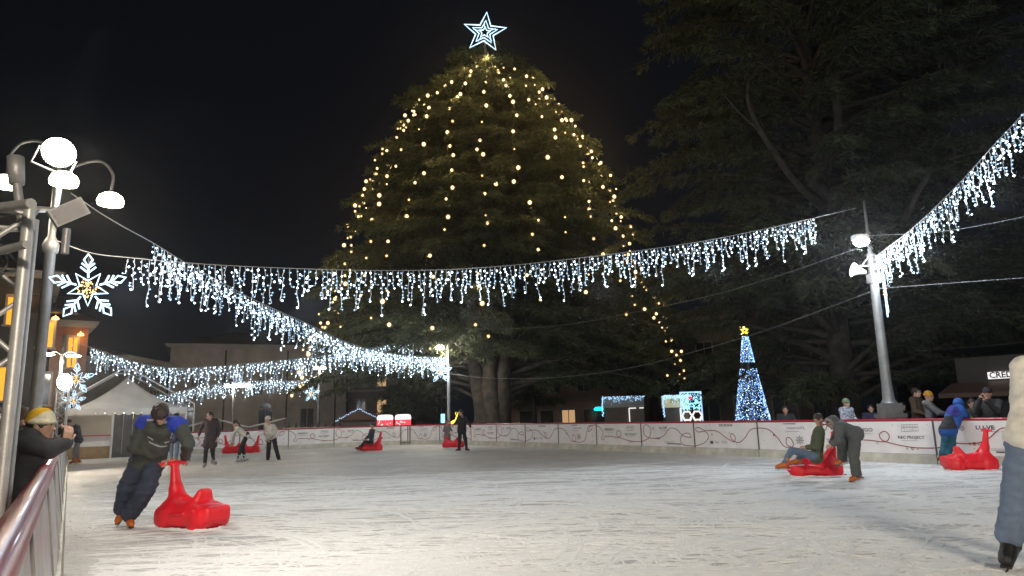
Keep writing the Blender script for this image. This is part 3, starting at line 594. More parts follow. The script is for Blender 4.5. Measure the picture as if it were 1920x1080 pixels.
# ------------------------------------------------------------------ trees
def tree(name, label, base, H, prof, nb, trunk_r, leaf, seed, zmin=3., density=1., droop=.35, cone=1., azr=None, leafsize=1., lean=(0, 0), stems=1):
    rg = np.random.default_rng(seed); t = thing(name, label, 'tree', (base[0], base[1], -.1))
    wood = MB()
    def axis(z): q = z/H; return np.array([lean[0]*q, lean[1]*q, z])
    zs = np.linspace(0, H*.97, 14)
    if stems == 1: wood.tube([axis(z) for z in zs], [max(.05, trunk_r*(1-z/H)**.8*(1+.5*math.exp(-z*1.4))) for z in zs], 10)
    else:
        zq = np.concatenate([np.linspace(0, 7, 15), np.linspace(8.5, H*.97, 9)])
        for i in range(stems):
            a = 2*math.pi*i/stems+.4+rg.normal(0, .25); o = np.array([math.cos(a), math.sin(a), 0]); o2 = np.array([-o[1], o[0], 0]); rs_ = rg.uniform(.7, 1.15); sp_ = rg.uniform(.7, 1.5); ph_ = rg.uniform(0, 6.28)
            wood.tube([axis(z)+o*trunk_r*(.42+sp_*.13*min(z, 9)*(1-z/H)**.7)+o2*.14*math.sin(z*.8+ph_) for z in zq], [max(.05, trunk_r*.5*rs_*(1-z/H)**.9*(1+.9*math.exp(-z*1.1))*(1+.1*math.sin(z*2.3+ph_)+.06*math.sin(z*5.1+i))) for z in zq], 11)
    Vs = []
    pz = [p[0] for p in prof]; pr = [p[1] for p in prof]
    for i in range(nb):
        z0 = zmin+(H-zmin)*(1-rg.random()**(1/cone))*.985; Lr = float(np.interp(z0, pz, pr))*rg.uniform(.66, 1.06)*(1.12 if rg.random() < .12 else 1)
        az = rg.uniform(0, 2*math.pi) if azr is None else rg.uniform(*azr)
        if stems > 1 and z0 < 5.2 and math.sin(az) < -.35: z0 += rg.uniform(1.6, 4)
        d = np.array([math.cos(az), math.sin(az), 0]); rise = rg.uniform(.0, .3)*Lr; k = 9
        ts = np.linspace(0, 1, k)
        z00 = max(1.5, z0-rise*.55)
        P = axis(z00)[None, :]+d[None, :]*(Lr*ts)[:, None]; P[:, 2] += rise*np.sin(ts*math.pi*.62)-droop*Lr*.35*ts**3
        side0 = np.array([-d[1], d[0], 0]); P += side0[None, :]*(rg.normal(0, .06)*Lr*ts**2)[:, None]
        wood.tube(list(P), [max(.012, .028*Lr**.8*(1-.9*q)) for q in ts], 5, cap=False)
        nbk = int((7+Lr*4.2)*density); tt_ = rg.uniform(.16, 1., nbk)**.8
        Bp = np.stack([np.interp(tt_, ts, P[:, j]) for j in range(3)], 1)
        sg_ = rg.choice([-1., 1.], nbk); bl_ = (.35+.3*Lr**.75*(1.05-tt_))*rg.uniform(.6, 1.2, nbk)
        fw = rg.uniform(.4, 1.1, nbk)
        Bd = d[None, :]*fw[:, None]+side0[None, :]*sg_[:, None]; Bd[:, 2] += rg.uniform(-.25, .2, nbk); Bd /= np.linalg.norm(Bd, axis=1)[:, None]
        # tufts along each branchlet
        nt_ = 16; q = rg.random((nbk, nt_)); pos = Bp[:, None, :]+Bd[:, None, :]*(bl_[:, None]*q)[:, :, None]
        pos[:, :, 2] -= droop*.8*(bl_[:, None]*q**2); pos += rg.normal(0, .06, pos.shape)
        pos = pos.reshape(-1, 3); dirs = np.repeat(Bd, nt_, 0)*.8+rg.normal(0, .45, pos.shape); dirs[:, 2] -= rg.uniform(.05, .7, len(pos)); dirs /= np.linalg.norm(dirs, axis=1)[:, None]
        ln = rg.uniform(.2, .5, len(pos))*leafsize; wv = np.cross(dirs, rg.normal(0, 1, pos.shape)); wv /= np.linalg.norm(wv, axis=1)[:, None]
        wd_ = rg.uniform(.022, .05, len(pos))*leafsize
        tri = np.stack([pos-wv*wd_[:, None], pos+wv*wd_[:, None], pos+dirs*ln[:, None]], 1)
        Vs.append(tri.reshape(-1, 3))
    wood.build('trunk', M['bark'], t)
    A = np.concatenate(Vs); f = np.arange(len(A)).reshape(-1, 3)
    obj('crown', newmesh('crown', A, f, leaf), t)
    return t
CP = [(1.5, 6.5), (3, 9.8), (4.5, 11.2), (6.8, 10.8), (9.9, 10.2), (11.5, 9.4), (13.8, 8.4), (16.5, 7.4), (18.5, 6.3), (20, 5.4), (21.9, 4.3), (23.2, 3.1), (24.3, 1.8), (25, .7)]
tb = at(925, 790, 41); TX, TY = tb[0], tb[1]
tree('cedar_tree', 'huge cedar hung with warm bulbs and topped by a star', (TX, TY), 24.6, CP, 640, 1.0, M['leaf'], 3, zmin=3.2, leafsize=.8, density=1.75, droop=.42, cone=1.0, stems=6)
RP = [(1, 7), (2, 9), (5, 10), (9, 10.5), (14, 9.6), (18, 9), (22, 8.5), (28, 7), (34, 3)]
rb = at(1590, 790, 33)
tree('cedar_tree', 'dark tall cedar filling the right side above the lamp post', (rb[0], rb[1]), 33, RP, 300, .6, M['leaf2'], 5, zmin=1.8, density=1.35, droop=.4, leafsize=.85)
rb2 = at(1830, 790, 41)
tree('cedar_tree', 'dark broad cedar at the far right, mostly in shadow', (rb2[0], rb2[1]), 30, RP, 150, .7, M['leaf2'], 8, zmin=3, density=1.1, droop=.4, leafsize=1.)
rb3 = at(1215, 790, 44)
tree('fir_tree', 'small dark conifer standing right of the big cedar', (rb3[0], rb3[1]), 10, [(1, 3.5), (4, 4.2), (7, 3), (10, .4)], 90, .3, M['leaf2'], 9, zmin=3, density=1., droop=.4)
rb4 = at(1002, 790, 50)
tree('young_tree', 'thin trunked dark tree in front of the pink house', (rb4[0], rb4[1]), 6.5, [(2, 2.), (4, 3.), (6.5, .5)], 50, .22, M['leaf2'], 10, zmin=2.4, density=.9, droop=.6)
rb5 = at(775, 790, 52)
tree('yew_tree', 'low dark bushy conifer left of the middle post', (rb5[0], rb5[1]), 4.4, [(.4, 1.6), (1.6, 2.6), (3, 2.0), (4.4, .3)], 110, .2, M['leaf2'], 12, zmin=.6, density=1.1, droop=.2)
# bare curved limbs of the right cedar
lm = MB()
for pl, r0, r1 in (([(1600, 420, 33), (1545, 360, 31.5), (1520, 335, 30.5), (1555, 290, 30), (1572, 235, 30), (1566, 170, 30), (1572, 110, 30.5)], .3, .16), ([(1590, 430, 33), (1500, 350, 31), (1455, 290, 30), (1420, 235, 29.5), (1402, 185, 29.5), (1405, 140, 29.5)], .2, .06), ([(1430, 250, 29.6), (1390, 215, 29.3), (1355, 175, 29)], .07, .03), ([(1600, 520, 33), (1680, 440, 30), (1740, 330, 29), (1830, 260, 29)], .22, .08)):
    P = spline([at(*q) for q in pl], 4); lm.tube(P, list(np.linspace(r0, r1, len(P))), 8)
o = bpy.data.objects['cedar_tree.001']; lo = lm.build('limb', mat('pale_bark', (.07, .064, .055), .9, 0, .4, 3, .8, 9), o); lo.location = -o.location
# ------------------------------------------------------------------ lights of the big cedar
bm_ = MB(); bm_.lathe([(0, -.085), (.05, -.07), (.075, -.02), (.07, .035), (.04, .075), (0, .085)], 8); shm = bpy.data.materials.new('amber_halo_shell'); shm.use_nodes = True; sn_ = shm.node_tree; sn_.nodes.clear(); so = sn_.nodes.new('ShaderNodeOutputMaterial'); tr_ = sn_.nodes.new('ShaderNodeBsdfTransparent'); em_ = sn_.nodes.new('ShaderNodeEmission'); mx_ = sn_.nodes.new('ShaderNodeMixShader')  # outer shell glows amber to imitate the warm halo around each bulb
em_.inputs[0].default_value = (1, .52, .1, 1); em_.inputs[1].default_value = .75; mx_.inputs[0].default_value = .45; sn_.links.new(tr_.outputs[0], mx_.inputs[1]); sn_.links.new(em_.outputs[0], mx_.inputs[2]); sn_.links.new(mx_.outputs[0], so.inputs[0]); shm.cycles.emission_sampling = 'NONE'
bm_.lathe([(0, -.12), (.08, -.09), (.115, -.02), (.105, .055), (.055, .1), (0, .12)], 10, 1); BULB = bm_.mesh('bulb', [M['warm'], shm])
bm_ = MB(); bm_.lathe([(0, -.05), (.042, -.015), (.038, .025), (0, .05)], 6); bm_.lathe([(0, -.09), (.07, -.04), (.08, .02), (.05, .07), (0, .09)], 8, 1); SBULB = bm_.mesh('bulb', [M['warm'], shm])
cz = [p[0] for p in CP]; crr = [p[1] for p in CP]
nch = 13; azs = []
BZ = [2.5, 5, 8, 10, 13, 14.8, 16.5, 18.5, 20, 21.6, 23, 24]; BR = [11., 10.8, 9.4, 8.8, 8.1, 7.5, 6.8, 5.6, 4.6, 3.2, 1.5, .6]
for i in range(nch):
    a = -math.pi/2+math.radians(-88+176*i/(nch-1)); azs.append(a)
words = ['first', 'second', 'third', 'fourth', 'fifth', 'sixth', 'seventh', 'eighth', 'ninth', 'tenth', 'eleventh', 'twelfth', 'thirteenth', 'fourteenth', 'fifteenth', 'sixteenth', 'seventeenth', 'eighteenth', 'nineteenth']
for i, a in enumerate(azs):
    edge = abs(i-(nch-1)/2)/((nch-1)/2)
    t = thing('bulb_chain', f'chain of warm bulbs down the big cedar, {words[i]} from the left', 'light chain', (TX, TY, 0), 0, 'warm bulb chains on the cedar')
    pts_ = []; z = 24.0; zend = 2.9 if edge > .5 else random.uniform(3.2, 6.5)
    while z > zend:
        R = float(np.interp(z, BZ, BR)); aa = a+.05*math.sin(z*.7+i); pts_.append(np.array([R*math.cos(aa), R*math.sin(aa), z-.1])); z -= .5
    b = MB(); b.tube(pts_, .006, 4, cap=False); b.build('cable', M['blackwire'], t)
    step = .5 if edge > .6 else .72
    z = 23.8-random.random()
    while z > zend:
        R = float(np.interp(z, BZ, BR))+random.uniform(-.3, .3); aa = a+.05*math.sin(z*.7+i)+random.gauss(0, .03)
        if edge < .55 and z < 10 and random.random() < .35: z -= step; continue
        big = random.random() < (.72 if z > 12 else .6)
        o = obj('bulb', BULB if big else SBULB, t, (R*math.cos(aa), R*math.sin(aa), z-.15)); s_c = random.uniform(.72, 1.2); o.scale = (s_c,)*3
        if big and random.random() < .4: lamp('POINT', (TX+(R+.35)*math.cos(aa), TY+(R+.35)*math.sin(aa), z-.3), 24, (1, .66, .26), t, .08)
        z -= step*random.uniform(.6, 1.8)
# crown star
st = thing('tree_star', 'large white outlined star on top of the cedar', 'star', (TX+.1, TY-3.2, 0))
sz = at(928, 60, TY-3.2)[2]; st.rotation_euler = (0, 0, .0)
def starpts(R, r, ph=math.pi/2-.12): return [((R if i % 2 == 0 else r)*math.cos(ph+i*math.pi/5), 0, sz+(R if i % 2 == 0 else r)*math.sin(ph+i*math.pi/5)) for i in range(10)]
for R, r, nm, w_ in ((1.32, .55, 'outer_outline', .045), (.78, .34, 'inner_outline', .035), (.36, .17, 'core', .035)):
    b = MB(); b.tube(starpts(R, r), w_, 6, closed=True); b.build(nm, M['tube'], st)
b = MB()
for i in range(5):
    a = math.pi/2+i*2*math.pi/5; b.tube([(.2*math.cos(a), 0, sz+.2*math.sin(a)), (.7*math.cos(a), 0, sz+.7*math.sin(a))], .03, 5)
b.build('spoke', M['tube_blue'], st)
b = MB(); b.tube([(0, 2.6, 20.5), (0, .05, sz-1.6), (0, .05, sz-.3)], .03, 6); b.build('pole', M['post'], st)
lamp('POINT', (TX+.1, TY-3.9, sz), 40, (.8, .9, 1), st, .4); lamp('POINT', (TX+.2, TY-3.6, sz-1.9), 120, (1, .68, .3), st, .2)
# ------------------------------------------------------------------ small LED tree
p = at(1411, 790, 28); lt = thing('led_tree', 'slim blue white LED cone tree with gold star', 'light tree', (p[0], p[1], -.1))
b = MB(); b.lathe([(.85, .02), (.28, 3.2), (.22, 3.6), (.1, 4.35), (.03, 4.45)], 20); b.build('cone_frame', M['black'], lt)
b = MB()
for i in range(2300):
    z = .8+3.55*random.random()**1.15
    if 3.05 < z < 3.3 or (2.5 < z < 3.1 and random.random() < .6): continue
    R = float(np.interp(z, [0, 3.2, 3.6, 4.35], [.85, .28, .22, .1]))+.015; a = random.uniform(-math.pi*1.02, .02); rs = random.random()
    b.octa((R*math.cos(a), R*math.sin(a), z), random.uniform(.011, .022), 0 if rs < .16 else 1 if rs < .55 else 2)
o = b.build('leds', [M['led_ice'], M['blue_pale'], M['blue_led']], lt); tag(o, kind='stuff')
b = MB(); b.tube([(.16*(1 if i % 2 == 0 else .42)*math.cos(math.pi/2+i*math.pi/5), 0, 4.6+.16*(1 if i % 2 == 0 else .42)*math.sin(math.pi/2+i*math.pi/5)) for i in range(10)], .03, 5, closed=True); b.build('star', M['gold'], lt)
b = MB()
for i in range(14): b.octa((random.gauss(0, .08), random.gauss(0, .05), 4.6+random.gauss(0, .12)), .022, random.choice((0, 0, 1)))
o = b.build('gold_bulbs', [M['gold'], M['warm']], lt); tag(o, kind='stuff')
# ------------------------------------------------------------------ posts and lamps
def dome(mb, c, r, mi=0): mb.lathe([(r*.12, r*.72), (r*.5, r*.66), (r*.86, r*.42), (r, .05*r), (r*.93, -.28*r), (r*.86, -.3*r), (0, -.3*r)], 14, mi, c)
def dome_cap(mb, c, r, mi=0): mb.lathe([(.0, r*.95), (r*.15, r*.95), (r*.18, r*.73), (r*.55, r*.68)], 12, mi, c)
# left lamp post with curved arms and glowing domes
lp = at(80, 620, 11.5); LPX, LPY = lp[0], lp[1]
P1 = thing('lamp_post', 'tall street lamp with glowing domes on curved arms at left', 'street lamp', (LPX, LPY, -.1))
b = MB(); b.lathe([(.2, 0), (.2, .5), (.15, .55), (.13, .9), (.09, .95), (.085, 4.4), (.12, 4.42), (.13, 4.55), (.1, 4.62), (.06, 4.7), (.055, 6.3), (0, 6.35)], 14); b.build('pole', M['post'], P1)
for (px, py, dy) in ((207, 378, -.1), (12, 345, .1), (120, 340, -.9)):
    q = at(px, py, LPY+dy)-np.array([LPX, LPY, -.1]); b = MB(); mid = np.array([q[0]*.75, q[1]*.75, q[2]+.75]); b.tube(spline([(0, 0, 5.7), (q[0]*.3, q[1]*.3, q[2]+.68), mid, (q[0], q[1], q[2]+.5), (q[0], q[1], q[2]+.22)], 6), .025, 6); dome_cap(b, q, .21)
    ar = b.build('arm', M['post'], P1)
    b = MB(); dome(b, q, .21); b.build('dome', M['lamp'], ar)
    lamp('SPOT', np.array([LPX, LPY, -.1])+q+np.array([0, 0, -.22]), LL, WARM, P1, .16)
# right post
RX, RY = at(1660, 700, 17.5)[:2]
P2 = thing('lamp_post', 'grey post with loudspeaker and bright lamp at right', 'lamp post', (RX, RY, -.1))
b = MB(); b.box((-.24, -.24, 0), (.24, .24, 1.15)); b.box((-.27, -.27, 1.153), (.27, .27, 1.25)); b.box((-.21, -.21, 1.253), (.21, .21, 1.5)); b.lathe([(.2, 1.503), (.14, 1.6), (.12, 2.0), (.1, 5.2), (.11, 5.3), (.05, 5.35), (.028, 6.75), (0, 6.76)], 14); b.build('pole', M['post'], P2)
q = at(1613, 452, 16.4)-np.array([RX, RY, -.1]); b = MB(); b.tube([(0, 0, q[2]+.1), (q[0], q[1], q[2]+.14)], .03, 6); b.box((q[0]-.16, q[1]-.1, q[2]+.03), (q[0]+.16, q[1]+.12, q[2]+.15)); ar = b.build('lamp_head', M['post'], P2)
b = MB(); b.lathe([(0, .02), (.16, .02), (.18, -.05), (.12, -.12), (0, -.14)], 12, 0, q+np.array([0, -.05, .0])); b.build('lamp_glass', M['flood'], ar)
lamp('POINT', q+np.array([RX-.0, RY-.0, -.3]), LR, (.88, .94, 1), P2, .12)
q = at(1608, 505, 17.2)-np.array([RX, RY, -.1]); b = MB(); b.lathe([(.025, .34), (.05, .3), (.08, .2), (.13, .08), (.19, 0), (.18, .01), (.06, .2), (.0, .22)], 14, 0, (0, 0, 0), 'x'); sp = b.build('loudspeaker', M['panel'], P2); sp.location = tuple(q-np.array([.12, .0, 0])); sp.rotation_euler = (0, .25, 0)
b = MB(); b.tube(spline([(-.3, -.1, 5.0), (-.05, -.15, 5.25), (.2, -.1, 5.1), (.1, 0, 4.8), (-.1, -.1, 4.7), (.05, -.12, 5.05)], 6), .018, 5); b.tube([(-.45, 0, 5.0), (.3, 0, 5.0)], .03, 6); b.box((-.12, -.16, 4.55), (.14, .12, 4.78)); b.build('bracket', M['steel'], P2)
# middle post
MX, MY = at(841, 720, 36.6)[:2]
P3 = thing('lamp_post', 'slim metal post with round lamp in front of the cedar', 'lamp post', (MX, MY, -.1))
b = MB(); b.lathe([(.1, 0), (.1, 1.2), (.085, 1.25), (.085, 4.6), (.06, 4.65), (.055, 6.1), (0, 6.12)], 10); b.build('pole', M['steel'], P3)
q = at(825, 652, 36.4)-np.array([MX, MY, -.1]); b = MB(); b.tube([(0, 0, q[2]+.35), (q[0], q[1], q[2]+.3), (q[0], q[1], q[2]+.14)], .03, 6); dome_cap(b, q, .2); ar = b.build('arm', M['post'], P3); b = MB(); dome(b, q, .22); b.build('dome', M['lamp'], ar)
lamp('POINT', q+np.array([MX, MY, -.42]), LM, WARM, P3, .15)
# far posts
FX, FY = at(598, 740, 48)[:2]
P4 = thing('lamp_post', 'distant post with twin round lamps beyond the far end', 'lamp post', (FX, FY, -.1))
b = MB(); b.lathe([(.1, 0), (.09, 4.4), (.06, 5.3), (0, 5.32)], 10); b.tube([(-.35, 0, 5.2), (.35, 0, 5.2)], .03, 6); b.build('pole', M['post'], P4)
for x in (-.22, .24):
    b = MB(); dome(b, (x, 0, 5.05), .2); b.build('dome', M['lamp'], P4)
lamp('POINT', (FX, FY-.1, 4.6), 420, WARM, P4, .2)
GX, GY = at(112, 720, 29.5)[:2]
P5 = thing('lamp_post', 'double armed street lamp with flat heads behind far floodlight', 'street lamp', (GX, GY, -.1))
b = MB(); b.lathe([(.12, 0), (.1, .8), (.07, .9), (.06, 5.4), (0, 5.42)], 10); b.tube(spline([(-.55, 0, 4.62), (-.3, 0, 4.7), (0, 0, 4.55), (.3, 0, 4.68), (.6, 0, 4.6)], 5), .03, 6); b.build('pole', M['post'], P5)
for px, py in ((88, 664), (138, 667)):
    q = at(px, py, 29.4)-np.array([GX, GY, -.1]); b = MB(); b.lathe([(0, .05), (.2, .03), (.3, -.02), (.2, -.06), (0, -.06)], 12, 0, q); b.build('lamp_head', M['lamp'], P5)
lamp('POINT', (GX, GY-.1, 4.2), 220, WARM, P5, .2)
# bright floodlight seen among the far garlands
q = at(437, 724, 50); P6 = thing('flood_mast', 'far mast with bright lamps behind the lower garland', 'mast', (q[0], q[1], -.1)); b = MB(); b.tube([(0, .1, 0), (0, .1, q[2]+.1)], .06, 6); b.tube([(-.5, .1, q[2]+.1), (1.2, .1, q[2]+.1)], .03, 6); b.build('pole', M['post'], P6)
for x in (-.4, .1, .6, 1.1): b = MB(); dome(b, (x, 0, q[2]+.1), .22); b.build('dome', M['lamp'], P6)
lamp('POINT', (q[0], q[1]-.2, q[2]-.3), 260, WARM, P6, .2)
# ------------------------------------------------------------------ truss towers with floodlights
def truss(label, c, H, side, rz, rt, br):
    t = thing('truss_tower', label, 'truss tower', (c[0], c[1], -.1), rz); h = side/2
    cs = [(-h, -h), (h, -h), (h, h), (-h, h)]
    for x, y in cs: b = MB(); b.tube([(x, y, 0), (x, y, H)], rt, 12); b.build('main_tube', M['alu'], t)
    n = max(3, int(H/(side*1.0)))
    for i in range(4):
        (x0, y0), (x1, y1) = cs[i], cs[(i+1) % 4]; b = MB()
        for k_ in range(n):
            z0, z1 = .08+(H-.16)*k_/n, .08+(H-.16)*(k_+1)/n
            b.tube([(x0, y0, z0), (x1, y1, z1)] if k_ % 2 == 0 else [(x1, y1, z0), (x0, y0, z1)], br, 6)
        for z in (.06, H-.06): b.tube([(x0, y0, z), (x1, y1, z)], br*1.1, 6)
        b.build('lattice', M['alu'], t)
    return t
tp = at(32, 690, 3.35)
T1 = truss('aluminium truss tower close by at the left edge', (tp[0]-.27, tp[1]+.06, 0), 2.58, .36, UA, .028, .013)
b = MB(); b.tube([(-.45, -.2, 2.5), (.5, .32, 2.62)], .025, 8); b.tube([(-.45, -.2, 2.3), (.5, .3, 2.32)], .02, 8); b.build('cross_bar', M['alu'], T1)
b = MB()
for k_ in range(5): b.tube(spline([(random.uniform(-.2, .2), random.uniform(-.25, .25), 2.55), (random.uniform(-.3, .3), random.uniform(-.3, .3), 2.3), (random.uniform(-.3, .3), random.uniform(-.3, .3), 2.05+.3*random.random()), (random.uniform(-.2, .2), random.uniform(-.2, .2), 2.4)], 6), .008, 5)
b.build('cable_loop', M['blackwire'], T1)
fl = at(112, 283, 5.5); T1F = thing('floodlight', 'glaring square floodlight above the near truss', 'floodlight', fl)
tgt = np.array([3., 13., 0.]); dv = Vector(tgt-fl)
hb = MB(); hb.lathe([(.128, .06), (.132, .065), (.11, .12), (.05, .2), (0, .2)], 16, 0, (0, 0, 0), 'y'); hb.build('housing', M['black'], T1F)
hb = MB(); hb.lathe([(0, -.05), (.07, -.04), (.11, -.01), (.125, .03), (.12, .06)], 20, 0, (0, 0, 0), 'y'); hb.build('glass', M['flood'], T1F)
hb = MB(); hb.tube([(-.14, .08, 0), (-.14, .08, -.16), (.14, .08, -.16), (.14, .08, 0)], .01, 6); hb.build('yoke', M['steel'], T1F)
T1F.rotation_euler = (0, .3, math.atan2(-2.2, 1.9)+math.pi/2)
bpy.context.view_layer.update(); tt1 = np.array(T1.location)+np.array([.05, .1, 2.6]); inv = T1F.matrix_basis.inverted()
hb = MB(); hb.tube([inv @ Vector(tuple(q_)) for q_ in (fl+np.array([-.02, .08, -.16]), fl+np.array([-.02, .05, -.5]), tt1)], .022, 8); hb.build('support_arm', M['steel'], T1F)
lamp('AREA', fl+np.array([.1, -.06, -.02]), LF1, NEUT, T1F, .22, np.array([3.2, 13., .4]), 152)
# unseen post where the last garland would end, lamps added to light the foreground
bpx = np.array([4.4, -7.9, -.1]); P0 = thing('lamp_post', 'added unseen street lamp behind the viewpoint, lighting the foreground', 'street lamp', bpx)
b = MB(); b.lathe([(.2, 0), (.2, .5), (.13, .6), (.085, .95), (.085, 4.5), (.12, 4.55), (.06, 4.7), (.055, 6.9), (0, 6.95)], 12); b.build('pole', M['post'], P0)
for x, y in ((-.9, .2), (.9, .2), (0, .9)):
    b = MB(); b.tube(spline([(0, 0, 5.6), (x*.4, y*.4, 6.1), (x*.85, y*.85, 6.05), (x, y, 5.6)], 5), .025, 6); dome_cap(b, (x, y, 5.3), .21); ar = b.build('arm', M['post'], P0); b = MB(); dome(b, (x, y, 5.3), .21); b.build('dome', M['lamp'], ar)
    lamp('POINT', bpx+np.array([x, y, 5.05]), LB0, WARM, P0, .3)
# second, unlit floodlight tilted beside it
f2 = at(128, 398, 3.7); T2F = thing('floodlight', 'unlit grey floodlight tilted under the glaring one', 'floodlight', f2, .6)
hb = MB(); hb.box((-.09, -.035, -.05), (.09, .035, .05)); o = hb.build('housing', M['steel'], T2F); o.rotation_euler = (.2, -.6, 0)
hb = MB(); hb.box((-.075, -.042, -.04), (.075, -.036, .04)); o2 = hb.build('glass', M['p_grey'], T2F); o2.rotation_euler = (.2, -.6, 0)
hb = MB(); hb.tube([(-.14, 0, 0), (-.2, .02, -.12), (-.34, .03, -.14)], .014, 6); hb.tube([(.0, -.02, -.1), (0, -.02, -.24)], .02, 8); hb.build('yoke', M['steel'], T2F)
f3 = at(30, 315, 3.45); T3F = thing('spotlight_can', 'small cylinder lamp pointing up from the near truss', 'lamp', f3)
hb = MB(); hb.lathe([(0, -.09), (.035, -.09), (.04, 0), (.04, .06), (.035, .06), (.03, .0), (0, -.02)], 12); hb.tube([(.0, 0, -.09), (.02, 0, -.35)], .022, 8); o = hb.build('can', M['steel'], T3F); o.rotation_euler = (0, -.15, 0)
q2 = at(122, 716, 22.5)
T2 = truss('slim far truss tower under a glaring lamp at left', (q2[0]-.15, q2[1]+.15, 0), 2.75, .34, UA, .03, .014)
TF = thing('floodlight', 'glaring floodlight on the far left truss tower', 'floodlight', q2); tg2 = np.array([-2, 18, 0]); dv2 = Vector(tg2-q2)
hb = MB(); hb.lathe([(.265, .03), (.27, .04), (.2, .14), (0, .18)], 16, 0, (0, 0, 0), 'y'); hb.build('housing', M['black'], TF); hb = MB(); hb.lathe([(0, -.05), (.16, -.04), (.25, -.01), (.26, .03)], 18, 0, (0, 0, 0), 'y'); hb.build('glass', M['flood'], TF)
hb = MB(); hb.tube([(0, .06, -.21), (0, .06, -.4)], .03, 6); hb.build('yoke', M['steel'], TF)
TF.rotation_euler = (0, 0, math.atan2(dv2.y, dv2.x)+math.pi/2)
lamp('AREA', q2+np.array([.1, -.12, 0]), LT, WARM, TF, .4, tg2, 170)
# ------------------------------------------------------------------ icicle light garlands
SV = []
LENS = [.3, .4, .48, .58, .66, .76, .86, .34, .54, .7]
def strand_mesh(L, k):
    b = MB(); rg = random.Random(k*13+5); z = 0; pts_ = [(0, 0, 0)]; x = y = 0
    while z < L:
        z += .068; x = .45*x+rg.gauss(0, .011); y = .45*y+rg.gauss(0, .011); pts_.append((x, y, -z))
    b.tube(pts_, .0045, 4, 0, cap=False)
    for i in range(1, len(pts_)):
        if rg.random() < .1 and i < len(pts_)-1: continue
        p = np.array(pts_[i]); e = np.array([rg.gauss(0, .028), rg.gauss(0, .028), rg.uniform(-.01, .02)]); b.tube([p, p+e], .004, 3, 0, cap=False); rs = rg.random()
        b.octa(p+e, rg.uniform(.018, .026) if rs < .42 else rg.uniform(.014, .021), 1 if rs < .42 else 2)
    return b.mesh('light_strand', [M['wire'], M['bulb_hi'], M['bulb_lo']])
SV = [strand_mesh(L, i*3+j) for i, L in enumerate(LENS) for j in range(2)]
def garland(label, pts_, i0, i1, step=.115, sc_=1., wire_only=False, extra=1):
    P = np.array(spline(pts_, 14)); seg = np.r_[0, np.cumsum(np.linalg.norm(np.diff(P, axis=0), axis=1))]; tot = seg[-1]; s0, s1 = [seg[min(len(seg)-1, int(round(q_*14)))]/tot for q_ in (i0, i1)]
    t = thing('icicle_garland', label, 'light garland', (P[0][0], P[0][1], 0)); o0 = np.array([P[0][0], P[0][1], 0])
    b = MB(); b.tube(list(P-o0), .007, 5); b.build('cable', M['cable'], t)
    x = s0*tot; i = 0; cyc = [0, 3, 8, 5, 1, 6, 2, 9, 4, 7, 3, 0, 5, 8, 1]
    while x < s1*tot and i < 295:
        p = np.array([np.interp(x, seg, P[:, j]) for j in range(3)])-o0
        o = obj('light_strand', SV[(cyc[i % len(cyc)]*2+random.randint(0, 1)) % len(SV)], t, p-np.array([0, 0, .01])); o.rotation_euler = (random.gauss(0, .05), random.gauss(0, .05), random.uniform(0, 6.28)); k_ = random.uniform(.85, 1.15)*sc_; o.scale = (sc_, sc_, k_)
        x += step*random.uniform(.75, 1.25); i += 1
    # light thrown by the string
    for q in np.linspace(s0, s1, 6):
        p = np.array([np.interp(q*tot, seg, P[:, j]) for j in range(3)]); lamp('POINT', p-np.array([0, 0, .75]), 48*extra, (.74, .87, 1), t, .25)
    return t, P
LPt = np.array([LPX, LPY, 0]); RPt = np.array([RX, RY, 0])
def mixp(A, B, t): return A+(B-A)*t
# 1: across the rink, left post to right post
def seg_pts(pxs, A, B):                 # points seen at these places on the vertical plane through A and B
    out = []; nrm = np.array([-(B-A)[1], (B-A)[0], 0])
    for (x, y) in pxs:
        d = ray(x, y); tt_ = ((A-C0)@nrm)/(d@nrm); out.append(C0+d*tt_)
    return out
g1 = seg_pts([(104, 450), (165, 473), (240, 483), (430, 498), (700, 507), (900, 502), (1100, 482), (1300, 455), (1440, 428), (1520, 410), (1606, 390)], LPt, RPt)
garland('long icicle garland straight across the rink in front', g1, 2, 9.1, .108, .95, extra=1.3)
A2 = at(130, 362, LPY-.3); B2_ = at(840, 668, MY)
g2 = seg_pts([(133, 362), (210, 413), (288, 456), (347, 492), (417, 530), (483, 565), (577, 607), (647, 640), (720, 660), (793, 668), (838, 668)], A2*np.array([1, 1, 0]), np.array([MX, MY, 0]))
garland('icicle garland running diagonally from left lamp to middle post', g2, 2, 9.9, .108, 1.)
A3 = at(140, 640, 30.5)
g3 = seg_pts([(142, 641), (172, 652), (235, 672), (300, 687), (383, 687), (480, 679), (587, 668), (692, 653), (785, 633), (838, 616)], A3*np.array([1, 1, 0]), np.array([MX, MY, 0]))
garland('icicle garland above the tent to the middle post', g3, 1, 8.2, .095, 1.12)
A4 = at(255, 735, 40); B4 = np.array([FX, FY, 0])
g4 = seg_pts([(262, 742), (310, 738), (370, 726), (433, 716), (510, 712), (560, 713), (596, 706)], A4*np.array([1, 1, 0]), B4)
garland('farthest low icicle garland ending at the twin lamp post', g4, .3, 5.6, .095, 1.15)
A5 = at(1640, 482, 17.4); B5 = at(1920, 212, 11.15); B5b = B5+(B5-A5)*1.1+np.array([0, 0, .25])
g5 = [A5, mixp(A5, B5, .33)+np.array([0, 0, -.16]), mixp(A5, B5, .66)+np.array([0, 0, -.14]), B5, B5b]
garland('icicle garland climbing to the upper right corner', g5, 0, 3.9, .1, 1., extra=1.8)
